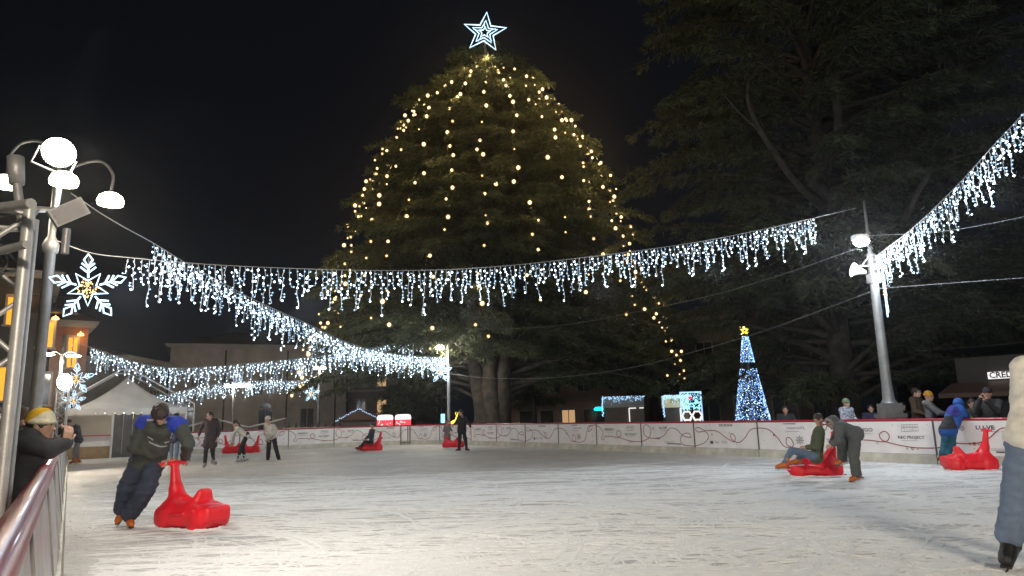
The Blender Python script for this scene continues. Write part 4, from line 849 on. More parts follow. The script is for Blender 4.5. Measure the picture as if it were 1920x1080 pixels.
# plain cables
def cable(label, pts_, r=.008):
    P = spline(pts_, 8); t = thing('hanging_cable', label, 'cable', (P[0][0], P[0][1], 0)); b = MB(); b.tube([p-np.array([P[0][0], P[0][1], 0]) for p in P], r, 5); b.build('wire', M['post'], t)
MPt = np.array([MX, MY, 0])
cable('bare cable from middle post top towards right post', seg_pts([(840, 616), (960, 616), (1080, 606), (1300, 562), (1450, 520), (1612, 464)], MPt, RPt), .008)
cable('lower sagging cable between middle and right posts', seg_pts([(842, 701), (920, 709), (1040, 708), (1180, 690), (1300, 660), (1440, 618), (1638, 545)], MPt, RPt), .008)
for lab, q in (('thin cable leaving the right post level with the snowflake', [(1648, 541, 17.4), (1780, 531, 15), (1990, 516, 12)]), ('thin cable leaving the right post below the lamp', [(1625, 442, 17.4), (1780, 432, 15), (1990, 392, 12)])): cable(lab, [at(*z) for z in q], .006)
# ------------------------------------------------------------------ snowflake motifs
def flake_meshes():
    a = MB(); R = 1.
    a.tube([(0, 0, .3), (0, 0, .68)], .028, 5); a.tube([(0, 0, .64), (.11, 0, .82), (0, 0, 1.0), (-.11, 0, .82)], .028, 5, closed=True)
    for z, l in ((.44, .24), (.58, .2)):
        for s_ in (-1, 1): a.tube([(0, 0, z), (s_*l*.8, 0, z+l*.72)], .026, 5)
    st_ = MB(); st_.tube([((.52 if i % 2 == 0 else .21)*math.cos(-math.pi/2+i*math.pi/5), .0, (.52 if i % 2 == 0 else .21)*math.sin(-math.pi/2+i*math.pi/5)) for i in range(10)], .026, 5, closed=True)
    w = MB(); rg = random.Random(3)
    for i in range(70):
        an = rg.uniform(0, 6.28); rr_ = .3*math.sqrt(rg.random())*(.6+.4*abs(math.cos(2.5*(an+math.pi/2)))); w.octa((rr_*math.cos(an), rg.gauss(0, .02), rr_*math.sin(an)), .024, 0)
    hoop = MB(); hoop.tube([(.14*math.cos(i*math.pi/6), .02, .14*math.sin(i*math.pi/6)) for i in range(12)], .014, 4, closed=True); hoop.tube([(0, .03, .2), (0, .03, 1.02)], .01, 4)
    return a.mesh('arm', M['tube']), st_.mesh('star_outline', M['tube']), w.mesh('warm_bulbs', M['warm_lo']), hoop.mesh('mount', M['blackwire'])
FA, FS, FW, FH = flake_meshes()
def flake(label, c, r, rz, tilt=0):
    t = thing('snowflake_light', label, 'snowflake light', c, rz, 'white snowflake lights'); t.scale = (r,)*3; t.rotation_euler = (0, tilt, rz)
    for i in range(5): o = obj('arm', FA, t); o.rotation_euler = (0, i*2*math.pi/5, 0)
    obj('star_outline', FS, t); o = obj('warm_bulbs', FW, t); tag(o, kind='stuff'); obj('mount', FH, t)
fc = seg_pts([(165, 540)], LPt, RPt)[0]
flake('large near snowflake light below the left cable', fc, .60, .45, -.06); lamp('POINT', fc+np.array([0, -.4, 0]), 8, (.8, .9, 1), None, .3)
bpy.data.objects['snowflake_light']['label'] = 'large near snowflake light hanging beside the left lamp post'
flake('snowflake light beside the far left floodlight', at(143, 711, 24.3), .56, .5)
flake('small low snowflake light in front of the tent roof', at(138, 752, 27), .42, .5)
flake('snowflake light on the middle post by the cedar', at(826, 697, MY-.2), .62, .0)
flake('small far snowflake light near the twin lamp post', at(584, 738, 47.5), .6, .0)
flake('snowflake light seen nearly edge on at the right post', at(1659, 543, 17.1), .78, 1.1)
# ------------------------------------------------------------------ smooth solids for figures
def unit(v): v = np.asarray(v, float); return v/(np.linalg.norm(v)+1e-9)
class SDF:
    def __init__(s): s.p = []; s.cuts = []
    def cap(s, a, b, ra, rb=None, k=.03, flat=None, neg=False):
        a = np.asarray(a, float); b = np.asarray(b, float); s.p.append(('c', a, b, ra, ra if rb is None else rb, k, flat, neg)); return s
    def ell(s, c, r, R=None, k=.03, neg=False):
        s.p.append(('e', np.asarray(c, float), np.asarray(r, float), np.eye(3) if R is None else np.asarray(R, float), 0, k, None, neg)); return s
    def box(s, c, hf, r, k=.03):
        s.p.append(('b', np.asarray(c, float), np.asarray(hf, float), r, 0, k, None, False)); return s
    def cut(s, c, n): s.cuts.append((np.asarray(c, float), unit(n))); return s
    def mesh(s, h):
        lo = np.full(3, 1e9); hi = -lo
        for q in s.p:
            if q[7]: continue
            if q[0] == 'c':
                r = max(q[3], q[4])*(1 if q[6] is None else max(1, q[6][1])); lo = np.minimum(lo, np.minimum(q[1], q[2])-r); hi = np.maximum(hi, np.maximum(q[1], q[2])+r)
            else: r = max(q[2]) if q[0] == 'e' else q[2]; lo = np.minimum(lo, q[1]-r); hi = np.maximum(hi, q[1]+r)
        lo -= 3*h; hi += 3*h; n = np.ceil((hi-lo)/h).astype(int)+1
        ax = [lo[i]+h*np.arange(n[i]) for i in range(3)]; V = np.full(n, .5, np.float32)
        for q in s.p:
            k = q[5]; m = k+2.5*h
            if q[0] == 'c': r = max(q[3], q[4])*(1 if q[6] is None else max(1, q[6][1])); l, u_ = np.minimum(q[1], q[2])-r-m, np.maximum(q[1], q[2])+r+m
            else: r = max(q[2]) if q[0] == 'e' else q[2]; l, u_ = q[1]-r-m, q[1]+r+m
            i0 = np.maximum(0, np.floor((l-lo)/h).astype(int)); i1 = np.minimum(n, np.ceil((u_-lo)/h).astype(int)+1)
            if np.any(i1 <= i0): continue
            sl = tuple(slice(i0[i], i1[i]) for i in range(3)); P = np.stack(np.meshgrid(*[ax[i][sl[i]] for i in range(3)], indexing='ij'), -1)
            if q[0] == 'c':
                a, b, ra, rb, flat = q[1], q[2], q[3], q[4], q[6]; d = b-a; w = P-a
                t = np.clip((w@d)/(d@d+1e-12), 0, 1); e = w-t[..., None]*d
                if flat is not None: fx = unit(flat[0]); c_ = e@fx; e = e+((1/flat[1]-1)*c_)[..., None]*fx
                D = np.linalg.norm(e, axis=-1)-(ra+(rb-ra)*t)
            elif q[0] == 'b':
                w = np.abs(P-q[1])-(q[2]-q[3]); D = np.linalg.norm(np.maximum(w, 0), axis=-1)+np.minimum(w.max(-1), 0)-q[3]
            else:
                w = (P-q[1])@q[3]; kk = np.linalg.norm(w/q[2], axis=-1); D = (kk-1)*min(q[2])*np.clip(np.linalg.norm(w, axis=-1)/(kk*min(q[2])+1e-9), .6, 1.6)
            o = V[sl]
            if q[7]: V[sl] = np.maximum(o, -D)
            else:
                hh = np.clip(.5+.5*(D-o)/k, 0, 1); V[sl] = D+(o-D)*hh-k*hh*(1-hh)
        for c, nn in s.cuts:
            D = sum((ax[i]-c[i]).reshape([-1 if j == i else 1 for j in range(3)])*nn[i] for i in range(3)); V = np.maximum(V, D)
        ins = V < 0
        cor = [(i, j, k_) for i in (0, 1) for j in (0, 1) for k_ in (0, 1)]
        cnt = sum(ins[i:n[0]-1+i, j:n[1]-1+j, k_:n[2]-1+k_].astype(np.int8) for i, j, k_ in cor)
        act = np.argwhere((cnt > 0) & (cnt < 8)); idx = np.full(np.array(n)-1, -1, np.int64); idx[tuple(act.T)] = np.arange(len(act))
        acc = np.zeros((len(act), 3)); nn_ = np.zeros(len(act))
        for ca in range(8):
            for cb in range(ca+1, 8):
                A, B = np.array(cor[ca]), np.array(cor[cb])
                if np.abs(A-B).sum() != 1: continue
                va = V[tuple((act+A).T)]; vb = V[tuple((act+B).T)]; x = (va < 0) != (vb < 0); t = np.where(x, va/(va-vb+1e-12), 0)
                acc += np.where(x[:, None], A+(B-A)*t[:, None], 0); nn_ += x
        vert = lo+h*(act+acc/nn_[:, None])
        fs = []
        for d in range(3):
            e = [0, 0, 0]; e[d] = 1; a1, a2 = [(1, 2), (2, 0), (0, 1)][d]
            A = ins[tuple(slice(0, n[i]-e[i]) for i in range(3))]; B = ins[tuple(slice(e[i], n[i]) for i in range(3))]; ed = np.argwhere(A != B)
            ok = (ed[:, a1] > 0) & (ed[:, a2] > 0); ed = ed[ok]; fl_ = A[tuple(ed.T)]
            o1 = np.zeros(3, int); o1[a1] = 1; o2 = np.zeros(3, int); o2[a2] = 1
            q = np.stack([idx[tuple((ed-o1-o2).T)], idx[tuple((ed-o2).T)], idx[tuple(ed.T)], idx[tuple((ed-o1).T)]], 1)
            q = np.where(fl_[:, None], q, q[:, ::-1]); fs.append(q)
        return vert, np.concatenate(fs)
_lat = np.random.default_rng(5).random((24, 24, 24)).astype(np.float32)*2-1
def vnoise(P, sc_):
    Q = np.asarray(P)/sc_; i = np.floor(Q).astype(int); f = Q-i; f = f*f*(3-2*f); r = 0
    for a in (0, 1):
        for b in (0, 1):
            for c in (0, 1):
                w = (f[:, 0] if a else 1-f[:, 0])*(f[:, 1] if b else 1-f[:, 1])*(f[:, 2] if c else 1-f[:, 2]); r = r+w*_lat[(i[:, 0]+a) % 24, (i[:, 1]+b) % 24, (i[:, 2]+c) % 24]
    return r
def solid(name, sdfs, h, m, parent, origin, rough=0., rs=.06, smooth_it=1, stretch=(1, 1, 1), sharp=False):
    if isinstance(sdfs, SDF): sdfs = [(sdfs, h)]
    VV = []; FF = []; b = 0
    for s, hh in sdfs:
        v, f = s.mesh(hh)
        for _ in range(smooth_it):               # relax the grid steps
            a = np.zeros_like(v); c = np.zeros(len(v))
            for i in range(4):
                np.add.at(a, f[:, i], v[f[:, (i+1) % 4]]); np.add.at(c, f[:, i], 1); np.add.at(a, f[:, i], v[f[:, i-1]]); np.add.at(c, f[:, i], 1)
            v = v*.4+.6*a/np.maximum(c, 1)[:, None]
        if rough > 0:
            nr = np.cross(v[f[:, 2]]-v[f[:, 0]], v[f[:, 3]]-v[f[:, 1]]); vn = np.zeros_like(v)
            for i in range(4): np.add.at(vn, f[:, i], nr)
            vn /= np.linalg.norm(vn, axis=1)[:, None]+1e-9
            q = v*np.array(stretch); d = vnoise(q+7, rs)+.5*vnoise(q*1.0+3, rs*.45); d = (1-2.2*np.abs(vnoise(q+7, rs*1.6)+.35*vnoise(q+1, rs*.7)))*.8+.35*vnoise(q*1.0+5, rs*.4) if sharp else d
            v = v+vn*(rough*d)[:, None]
        VV.append(v-np.asarray(origin)); FF.append(f+b); b += len(v)
    return obj(name, newmesh(name, np.concatenate(VV), np.concatenate(FF), m, smooth=True), parent)
def basis(fwd, up):
    y = unit(fwd); x = unit(np.cross(y, up)); z = np.cross(x, y); return np.stack([x, y, z], 1)     # columns: right, forward, up
def hand(s, wrist, fdir, pn, S=1., curl=.9, side=1):
    """palm, four fingers of different lengths with knuckle bends, thumb from the side of the palm"""
    f = unit(fdir); n = unit(np.asarray(pn)-f*(np.asarray(pn)@f)); sd = np.cross(f, n)*side; w = np.asarray(wrist)
    for q in (-.026, -.009, .009, .026): s.cap(w+sd*q*.7*S, w+f*.085*S+sd*q*S, .014*S, .012*S, .012)
    for i, (q, L) in enumerate(((-.03, .06), (-.01, .075), (.011, .08), (.031, .07))):
        p = w+f*.085*S+sd*q*S; d = f
        for j, l in enumerate((.45, .32, .25)):
            a = curl*(.55 if j == 0 else .75)*(1+.06*i); d = unit(d*math.cos(a)+n*math.sin(a)); n2 = unit(n-d*(n@d)); p2 = p+d*L*l*S; s.cap(p, p2, (.0095-.001*j)*S, (.009-.001*j)*S, .004); p = p2
    p = w+f*.03*S+sd*.03*S; d = unit(f*.6+sd*.7+n*.3)
    for l in (.035, .03): p2 = p+d*l*S; s.cap(p, p2, .011*S, .0095*S, .006); p = p2; d = unit(d*.7+f*.5+n*.5)
GREYS = {}
def cloth(name, col, rough=.8, var=.18): 
    k = (name,)
    if k not in GREYS: GREYS[k] = mat(name, col, rough, 0, var, 14, .35, 160)
    return GREYS[k]
M['hair_d'] = mat('dark_hair', (.032, .022, .017), .45, 0, .4, 40, .6, 90); M['orange_boot'] = mat('orange_skate', (.55, .13, .015), .4, 0, .25, 12, .2, 60); M['blade'] = mat('skate_blade', (.7, .7, .7), .2, 1, 0)
M['eye'] = mat('dark_eye', (.02, .015, .012), .2, 0, 0); M['rubber'] = mat('black_sole', (.03, .03, .03), .6)
def person(label, J, look, fwd, S=1., h=.016, top=None, pants=None, hair=None, hat=None, boots=None, loose=1.0, bulk=1.0, coat=0., hood=None, hands=None, wr=1., face=True, feet=True, skirt=None, fold=1., fs=1.):
    """J: joint positions; look: direction of the face; fwd: direction the body faces"""
    g = J['base']; t = thing('person', label, 'person', (g[0], g[1], g[2])); O = np.array([g[0], g[1], g[2]])
    j = {k: np.asarray(v, float) for k, v in J.items()}
    look = unit(look); fw = unit(fwd); B = basis(look, np.array([0, 0, 1.]) if abs(look[2]) < .95 else fw); X, Yv, Z = B[:, 0], B[:, 1], B[:, 2]
    hd = j['hd']; sx = unit(j['sr']-j['sl']); hx = unit(j['hr']-j['hl']); mid = (j['sl']+j['sr'])/2; pe = (j['hl']+j['hr'])/2
    # --- body: one skin surface
    b = SDF()
    b.ell(hd+Z*.012*S-Yv*.01*S, (.076*S, .096*S, .1*S), B, .03); b.ell(hd-Z*.055*S+Yv*.03*S, (.056*S, .062*S, .07*S), B, .04)
    b.cap(hd+Yv*.092*S+Z*.0*S, hd+Yv*.108*S-Z*.03*S, .008*S, .014*S, .018); b.ell(hd+Yv*.087*S-Z*.066*S, (.026*S, .012*S, .009*S), B, .012); b.ell(hd+Yv*.07*S-Z*.105*S, (.03*S, .022*S, .02*S), B, .03)
    b.cap(hd+Yv*.085*S+Z*.03*S-X*.035*S, hd+Yv*.085*S+Z*.03*S+X*.035*S, .012*S, None, .02)
    for e in (-1, 1): b.ell(hd+X*e*.078*S-Yv*.005*S-Z*.012*S, (.012*S, .022*S, .032*S), B, .012)
    b.cap(mid+Z*.0, hd-Z*.07*S-Yv*.02*S, .058*S, .05*S, .03)
    hh = max(.009*S, h*.62); bodies = [(b, hh)]
    c = SDF(); c.cap(j['sl'], j['sr'], .05*S, None, .05); c.cap(mid, pe, .085*S, .09*S, .06); c.cap(mid, hd-Z*.07*S, .045*S, None, .04)
    for q in 'lr':
        c.cap(j['s'+q], j['e'+q], .04*S, .035*S, .03); c.cap(j['e'+q], j['w'+q], .034*S, .024*S, .02); c.cap(j['h'+q], j['k'+q], .065*S, .048*S, .04); c.cap(j['k'+q], j['a'+q], .045*S, .034*S, .02)
    bodies.append((c, max(.018, h*1.2)))
    hands = hands or {}
    for q, sd in (('l', 1), ('r', -1)):
        spec = hands.get(q); hs = SDF(); w = j['w'+q]
        fd = unit(w-j['e'+q]) if spec is None or spec[0] is None else unit(spec[0]); pn = fw*.2-np.array([0, 0, .2])+ (sx*(1 if q == 'l' else -1)) if spec is None or spec[1] is None else np.asarray(spec[1], float)
        hs.cap(j['e'+q]+(w-j['e'+q])*.8, w, .024*S, .023*S, .01); hand(hs, w, fd, pn, S*1.02, .45 if spec is None else spec[2], sd if q == 'l' else sd); bodies.append((hs, .0075 if h < .025 else .011))
    body = solid('body', bodies, h, M['skin'], t, O, 0, smooth_it=1)
    if face:
        for e in (-1, 1):
            mb = MB(); mb.lathe([(0, -.011*S), (.009*S, -.006*S), (.011*S, 0), (.009*S, .006*S), (0, .011*S)], 8, 0, hd+Yv*.089*S+Z*.016*S+X*e*.032*S-O); mb.build('eye', M['eye'], t)
    # --- clothes
    if top:
        s = SDF(); bk = bulk*S; up_ = unit(mid-pe); nb_ = unit(np.cross(sx, up_)); nb_ = nb_ if nb_@fw > 0 else -nb_
        s.cap(j['sl']+sx*.01*S, j['sr']-sx*.01*S, .072*bk, None, .05)
        for q, e in (('l', -1), ('r', 1)):
            s.cap(mid+sx*e*.085*S-up_*.08*S, pe+hx*e*.075*S+up_*.02*S, .098*bk, .108*bk, .06, (nb_, .95)); s.cap(mid+sx*e*.06*S-up_*.1*S+nb_*.03*S, mid+sx*e*.05*S-up_*.32*S+nb_*.035*S, .085*bk, .085*bk, .06)
            s.cap(j['s'+q], j['e'+q], .066*bk, .056*bk, .035); wq = j['e'+q]+(j['w'+q]-j['e'+q])*.93; s.cap(j['e'+q], wq, .056*bk, .043*bk, .02)
            if coat: kn = j['k'+q]; s.cap(pe+hx*e*.08*S, pe+hx*e*.085*S+(kn-j['h'+q])*coat, .112*bk, .118*bk*(1+.25*coat), .05)
        s.cap(pe+hx*-.07*S-up_*.03*S, pe+hx*.07*S-up_*.03*S, .112*bk, None, .05)
        s.cap(mid+up_*.01*S, mid+up_*.065*S+nb_*.01*S, .066*bk, .058*bk, .03)
        if hood == 'down': s.cap(mid+up_*.03*S-nb_*.08*S-sx*.05*S, mid+up_*.03*S-nb_*.08*S+sx*.05*S, .06*bk, None, .04)
        if hood != 'up': s.cap(mid+up_*.07*S+nb_*.01*S, mid+up_*.3*S+nb_*.03*S, .05*S, .055*S, .01, neg=True)
        if hood == 'up': s.ell(hd-Yv*.025*S+Z*.01*S, (.112*S, .118*S, .132*S), B, .04); s.ell(hd+Yv*.09*S-Z*.01*S, (.072*S, .1*S, .085*S), B, .01, neg=True)
        jk = solid('jacket', s, h, top, t, O, .008*wr*fold, .11*fold, 1, (.75, .75, 1.25), True)
        t['top'] = 1; del t['top']
    if pants:
        s = SDF(); lz = loose*S
        s.cap(pe-hx*.06*S+np.array([0, 0, .03])*S, pe+hx*.06*S+np.array([0, 0, .03])*S, .108*S, None, .05)
        for q in 'lr':
            s.cap(j['h'+q], j['k'+q], .088*lz, .07*lz, .03); s.cap(j['k'+q], j['a'+q]+(j['k'+q]-j['a'+q])*.06, .069*lz, .06*lz*(1.1 if loose > 1.1 else .92), .02)
        solid('trousers', s, h, pants, t, O, .009*wr*fold, .1*fold, 1, (.55, .55, 1.6), True)
    if hair:
        hm, style = hair; s = SDF(); s.ell(hd+Z*.028*S-Yv*.018*S, (.088*S, .106*S, .1*S), B, .03)
        if style == 'fringe': (s.ell(hd+Z*.035*S+Yv*.05*S, (.09*S, .075*S, .068*S), B, .02), s.ell(hd+Z*.035*S-Yv*.01*S, (.106*S, .118*S, .105*S), B, .02))
        if style == 'long': s.cap(hd-Yv*.06*S, hd-Yv*.085*S-Z*.3*S, .075*S, .05*S, .05)
        if style == 'tail': s.cap(hd-Yv*.1*S+Z*.02*S, hd-Yv*.12*S-Z*.26*S, .035*S, .02*S, .02)
        s.ell(hd+Yv*.1*S-Z*.055*S, (.07*S, .075*S, .085*S), B, .01, neg=True) if style != 'fringe' else s.ell(hd+Yv*.1*S-Z*.09*S, (.075*S, .085*S, .075*S), B, .01, neg=True)
        solid('hair', s, max(.011, h*.7), hm, t, O, .008, .026, 1, (1.6, 1.6, .5))
    if hat:
        hm, style = hat; s = SDF(); s.ell(hd+Z*.05*S-Yv*.015*S, (.094*S, .11*S, .1*S), B, .02)
        if style == 'cap': s.ell(hd+Z*.045*S+Yv*.12*S, (.065*S, .075*S, .012*S), B, .015)
        else:
            for i in range(14):
                a, b2 = 2*math.pi*i/14, 2*math.pi*(i+1)/14; pc = hd+Z*.028*S-Yv*.012*S; s.cap(pc+X*.088*S*math.cos(a)+Yv*.102*S*math.sin(a), pc+X*.088*S*math.cos(b2)+Yv*.102*S*math.sin(b2), .019*S, None, .01)
        s.cut(hd+Z*.006*S, -Z)
        mt = solid('hat', s, max(.009, h*.6), hm if not isinstance(hm, (list, tuple)) else hm[0], t, O, .003, .02, 1)
        if isinstance(hm, (list, tuple)):
            mt.data.materials.append(hm[1]); nrm = hm[2]; cc = hd+Z*.075*S-O
            for p in mt.data.polygons:
                if (np.array(p.center)-cc)@nrm > .0: p.material_index = 1
    if boots and feet:
        for q in 'lr':
            a, tt_ = j['a'+q], j['t'+q]; d = unit((tt_-a)*np.array([1, 1, 0])) if np.linalg.norm((tt_-a)[:2]) > .01 else fw; td = unit(tt_-(a-np.array([0, 0, .07*S]))); up2 = unit(np.cross(np.cross(td, [0, 0, 1.]), td))
            S0 = S; S = S*fs; sh = unit(j['k'+q]-a); s = SDF(); heel = a-up2*.05*S-td*.045*S; toe = heel+td*.2*S-up2*.012*S
            s.cap(heel, toe, .046*S, .04*S, .03); s.cap(heel+td*.03*S, a+sh*.13*S, .052*S, .056*S, .03); s.cap(heel+td*.06*S+up2*.04*S, toe-td*.03*S, .045*S, .035*S, .04)
            bo = solid('skate_boot', s, max(.01, h*.75), boots, t, O, .003, .03, 1)
            mb = MB(); sd2 = np.cross(td, up2); zb = -.052*S
            for w0, l0, l1, z0, z1, mi in ((.03, -.06, .235, -.05, -.036, 0), (.006, -.075, .25, -.088, -.066, 1), (.012, .0, .03, -.068, -.048, 1), (.012, .15, .18, -.068, -.048, 1)):
                vs = [heel+td*x*S+sd2*y*S+up2*z*S-O for x in (l0, l1) for y in (-w0, w0) for z in (z0, z1)]
                mb.add(vs, [(0, 1, 3, 2), (4, 6, 7, 5), (0, 4, 5, 1), (2, 3, 7, 6), (0, 2, 6, 4), (1, 5, 7, 3)], mi)
            mb.build('blade', [M['rubber'], M['blade']], bo); S = S0
    return t
# ------------------------------------------------------------------ red skating aids
def aid_mesh():
    s = SDF()
    s.box((.0, 0, .15), (.57, .255, .14), .1, .03); s.box((.02, 0, .27), (.44, .19, .08), .07, .09); s.box((-.5, 0, .2), (.13, .2, .11), .06, .05)
    for x in (-.36, .32):
        for y in (-1, 1): s.cap((x, y*.2, .13), (x, y*.24, .13), .14, .135, .012, ((0, 1, 0), .3)); s.cap((x, y*.2, .13), (x, y*.258, .13), .085, .08, .006, ((0, 1, 0), .25))
    for y in (-1, 1): s.cap((-.18, y*.26, .22), (.14, y*.26, .19), .022, .016, .02)
    s.cap((.27, 0, .2), (.39, 0, .5), .2, .088, .13); s.cap((.4, 0, .48), (.47, 0, .84), .082, .05, .06, ((0, 1, 0), 1.1)); s.cap((.475, -.16, .855), (.475, .16, .855), .028, None, .035)
    for y in (-1, 1): s.cap((.475, y*.16, .855), (.49, y*.2, .85), .028, .026, .01)
    for y in (-.09, 0, .09): s.cap((-.2, y, .3), (-.27, y*.7, .47), .1, .05, .05)
    s.ell((.06, 0, .4), (.17, .14, .075), None, .02, neg=True)
    s.cut((0, 0, .015), (0, 0, -1))
    v, f = s.mesh(.013)
    for _ in range(1):
        a = np.zeros_like(v); c = np.zeros(len(v))
        for i in range(4): np.add.at(a, f[:, i], v[f[:, (i+1) % 4]]); np.add.at(c, f[:, i], 1); np.add.at(a, f[:, i], v[f[:, i-1]]); np.add.at(c, f[:, i], 1)
        v = v*.4+.6*a/c[:, None]
    return newmesh('plastic_body', v, f, M['plastic'], smooth=True)
AID = aid_mesh()
sk_ = MB()
rgx = random.Random(4)
ol = [(-.62, 0), (-.56, .16), (-.44, .27), (-.1, .26), (.3, .28), (.5, .24), (.66, .12), (.7, 0)]; ol = ol+[(x, -y) for x, y in reversed(ol[1:-1])]
oo = spline([np.array([*p, 0]) for p in ol+[ol[0]]], 5)
no = len(oo)-1; qi = [rgx.uniform(1.0, 1.07) for _ in range(no)]; zi = [.022+.02*rgx.random() for _ in range(no)]
sk_.add([oo[k_]*.95+np.array([0, 0, zi[k_]]) for k_ in range(no)]+[oo[k_]*qi[k_]+np.array([0, 0, .001]) for k_ in range(no)], [(k_, (k_+1) % no, no+(k_+1) % no, no+k_) for k_ in range(no)], 0, True)
SKM = sk_.mesh('snow_skirt', M['snow'])
hb_ = MB(); hb_.tube([(.475, -.2, .855), (.475, .2, .855)], .0275, 8); 
def aid(label, x, y, heading, S=1.):
    t = thing('skating_aid', label, 'skating aid', (x, y, .003), heading, 'red plastic skating aids'); t.scale = (S*.88, S, S)
    obj('plastic_body', AID, t); obj('snow_skirt', SKM, t)
    return t
def head_to(px0, px1): return math.atan2(px1[1]-px0[1], px1[0]-px0[0])
# front left aid: handle at the left rear, nose to the right and towards the viewer
c1 = on(358, 990); aid('large red skating aid pushed by the boy in front', c1[0], c1[1], math.radians(152), .98)
c9 = on(1530, 893); aid('red skating aid under the seated boy in green', c9[0], c9[1], math.radians(-14), .98)
c12 = on(1821, 882); aid('red skating aid standing free by the right barrier', c12[0], c12[1], math.radians(-8), .93)
c6 = on(697, 846); aid('red skating aid under the child seated far away', c6[0], c6[1], math.radians(8), .95)
c7 = on(850, 840); aid('red skating aid held by the red hatted child', c7[0], c7[1], math.radians(165), .95)
c4 = on(438, 851); aid('red skating aid behind the bending skater', c4[0], c4[1], math.radians(190), .95)
c4b = on(468, 850); aid('red skating aid parked farther right behind the bending skater', c4b[0], c4b[1], math.radians(10), .9)
# ------------------------------------------------------------------ people
def JJ(Y, base, **k):
    d = {n: at(v[0], v[1], Y+(v[2] if len(v) > 2 else 0)) for n, v in k.items()}; d['base'] = base; return d
def gnd(px, py): p = on(px, py); return (p[0], p[1], 0.)
dk = cloth('dark_green_jacket', (.06, .068, .06)); jeans_d = cloth('dark_jeans', (.04, .05, .085)); black = cloth('black_cloth', (.02, .02, .024)); 
blue = cloth('royal_blue_cloth', (.02, .05, .42)); grey_t = cloth('pale_grey_trim', (.42, .43, .45)); white_c = cloth('cream_knit', (.76, .72, .64)); jeans = cloth('blue_jeans', (.14, .19, .28))
# 1 boy with the large aid
Jb = JJ(9.75, gnd(240, 992), hd=(301, 776, -.5), sl=(337, 795, -.3), sr=(268, 792, -.28), el=(353, 832, -.42), er=(252, 838, -.32), wl=(341, 862, -.62), wr=(290, 866, -.6), hl=(290, 868, .05), hr=(262, 868, .05), kl=(275, 921, -.14), kr=(239, 912, .0), al=(242, 966, .05), ar=(229, 956, .25), tl=(250, 990, -.12), tr=(217, 981, .1))
hd1 = math.radians(152); c1 = on(358, 990); hx1 = np.array([math.cos(hd1), math.sin(hd1), 0]); hy1 = np.array([-math.sin(hd1), math.cos(hd1), 0]); bar = np.array([c1[0], c1[1], .003])+hx1*.475*.98*.88+np.array([0, 0, .855*.98])
vw = unit(np.array([bar[0], bar[1], 0])); Jb['wr'] = bar+hy1*.16+vw*.085+np.array([0, 0, .055]); Jb['wl'] = bar-hy1*.16+vw*.085+np.array([0, 0, .055])
BOY = person('boy in dark jacket with blue shoulders pushing the front aid', Jb, (.12, -.8, -.75), (.25, -1, 0), 1., .011, dk, jeans_d, (M['hair_d'], 'fringe'), None, M['orange_boot'], loose=1.55, bulk=1.32, hands={'l': (-vw-np.array([0, 0, .35]), -vw*.3-np.array([0, 0, 1.]), 1.15), 'r': (-vw-np.array([0, 0, .35]), -vw*.3-np.array([0, 0, 1.]), 1.15)}, wr=1.9)
jk = [c for c in BOY.children if c.name.startswith('jacket')][0]
for m_ in (blue, grey_t): jk.data.materials.append(m_)
O_ = np.array(BOY.location); sl_, sr_ = Jb['sl']-O_, Jb['sr']-O_; mid_ = (sl_+sr_)/2; pe_ = (Jb['hl']+Jb['hr'])/2-O_; upv = unit(mid_-pe_); sxv = unit(sl_-sr_); fv = unit(np.cross(upv, sxv)); fv = fv if fv[1] < 0 else -fv
for p in jk.data.polygons:
    c = np.array(p.center)-mid_; a, b, f_ = c@sxv, c@upv, c@fv; d1 = min(np.linalg.norm(c-(sl_-mid_)*.9), np.linalg.norm(c-(sr_-mid_)*.9)); lim = .14-.3*max(0, -b-.02)
    if (b > -.12 and .11 < abs(a) and d1 < .135) or b > -.16 and f_ < .055-.25*max(0, -b-.02) and abs(a) < .34: p.material_index = 1
    elif b > -.13 and f_ < .08-.2*max(0, -b-.02) and .04 < abs(a) < .22: p.material_index = 2
    elif f_ > .06 and abs(a) < .13 and abs(b+.25+.03*a) < .011: p.material_index = 2
    elif f_ > .05 and ((abs(a-.1) < .04 and abs(b+.18-.2*(a-.1)) < .013) or (abs(a+.1) < .03 and abs(b+.18+.3*(a+.1)) < .011)): p.material_index = 2
    elif b < -.44 and a < -.1 and f_ < .08: p.material_index = 1
# 2 half hidden behind the boy
person('person in navy jacket half hidden behind the boy', JJ(24.5, gnd(326, 869), hd=(331, 782), sl=(321, 796), sr=(340, 796), el=(318, 809), er=(342, 809), wl=(320, 822), wr=(341, 822), hl=(322, 824), hr=(333, 824), kl=(321, 846), kr=(331, 846), al=(321, 865), ar=(330, 865), tl=(319, 868, .12), tr=(331, 868, .15)), (.2, 1, 0), (0, 1, 0), .96, .024, cloth('navy_jacket', (.02, .025, .06)), jeans, None, (black, 'beanie'), M['orange_boot'])
# 3 dark coat
person('skater in long dark coat gliding left of the bending one', JJ(22.9, gnd(392, 876), hd=(393.5, 779, -.05), sl=(406, 789), sr=(384.5, 789), el=(411, 806, .03), er=(377, 803, -.03), wl=(408, 820, -.05), wr=(372.5, 817, -.08), hl=(400.5, 822), hr=(390, 822), kl=(398.5, 844, .0), kr=(386, 844, -.02), al=(400, 863, .18), ar=(384, 869, -.02), tl=(404, 868, .12), tr=(382, 876, -.15)), (-.55, -.9, .05), (-.2, -1, 0), 1.0, .02, cloth('plum_coat', (.05, .035, .042)), black, (M['hair_d'], 'short'), None, cloth('grey_boot', (.25, .25, .27)), coat=.55, bulk=1.02, hood='down')
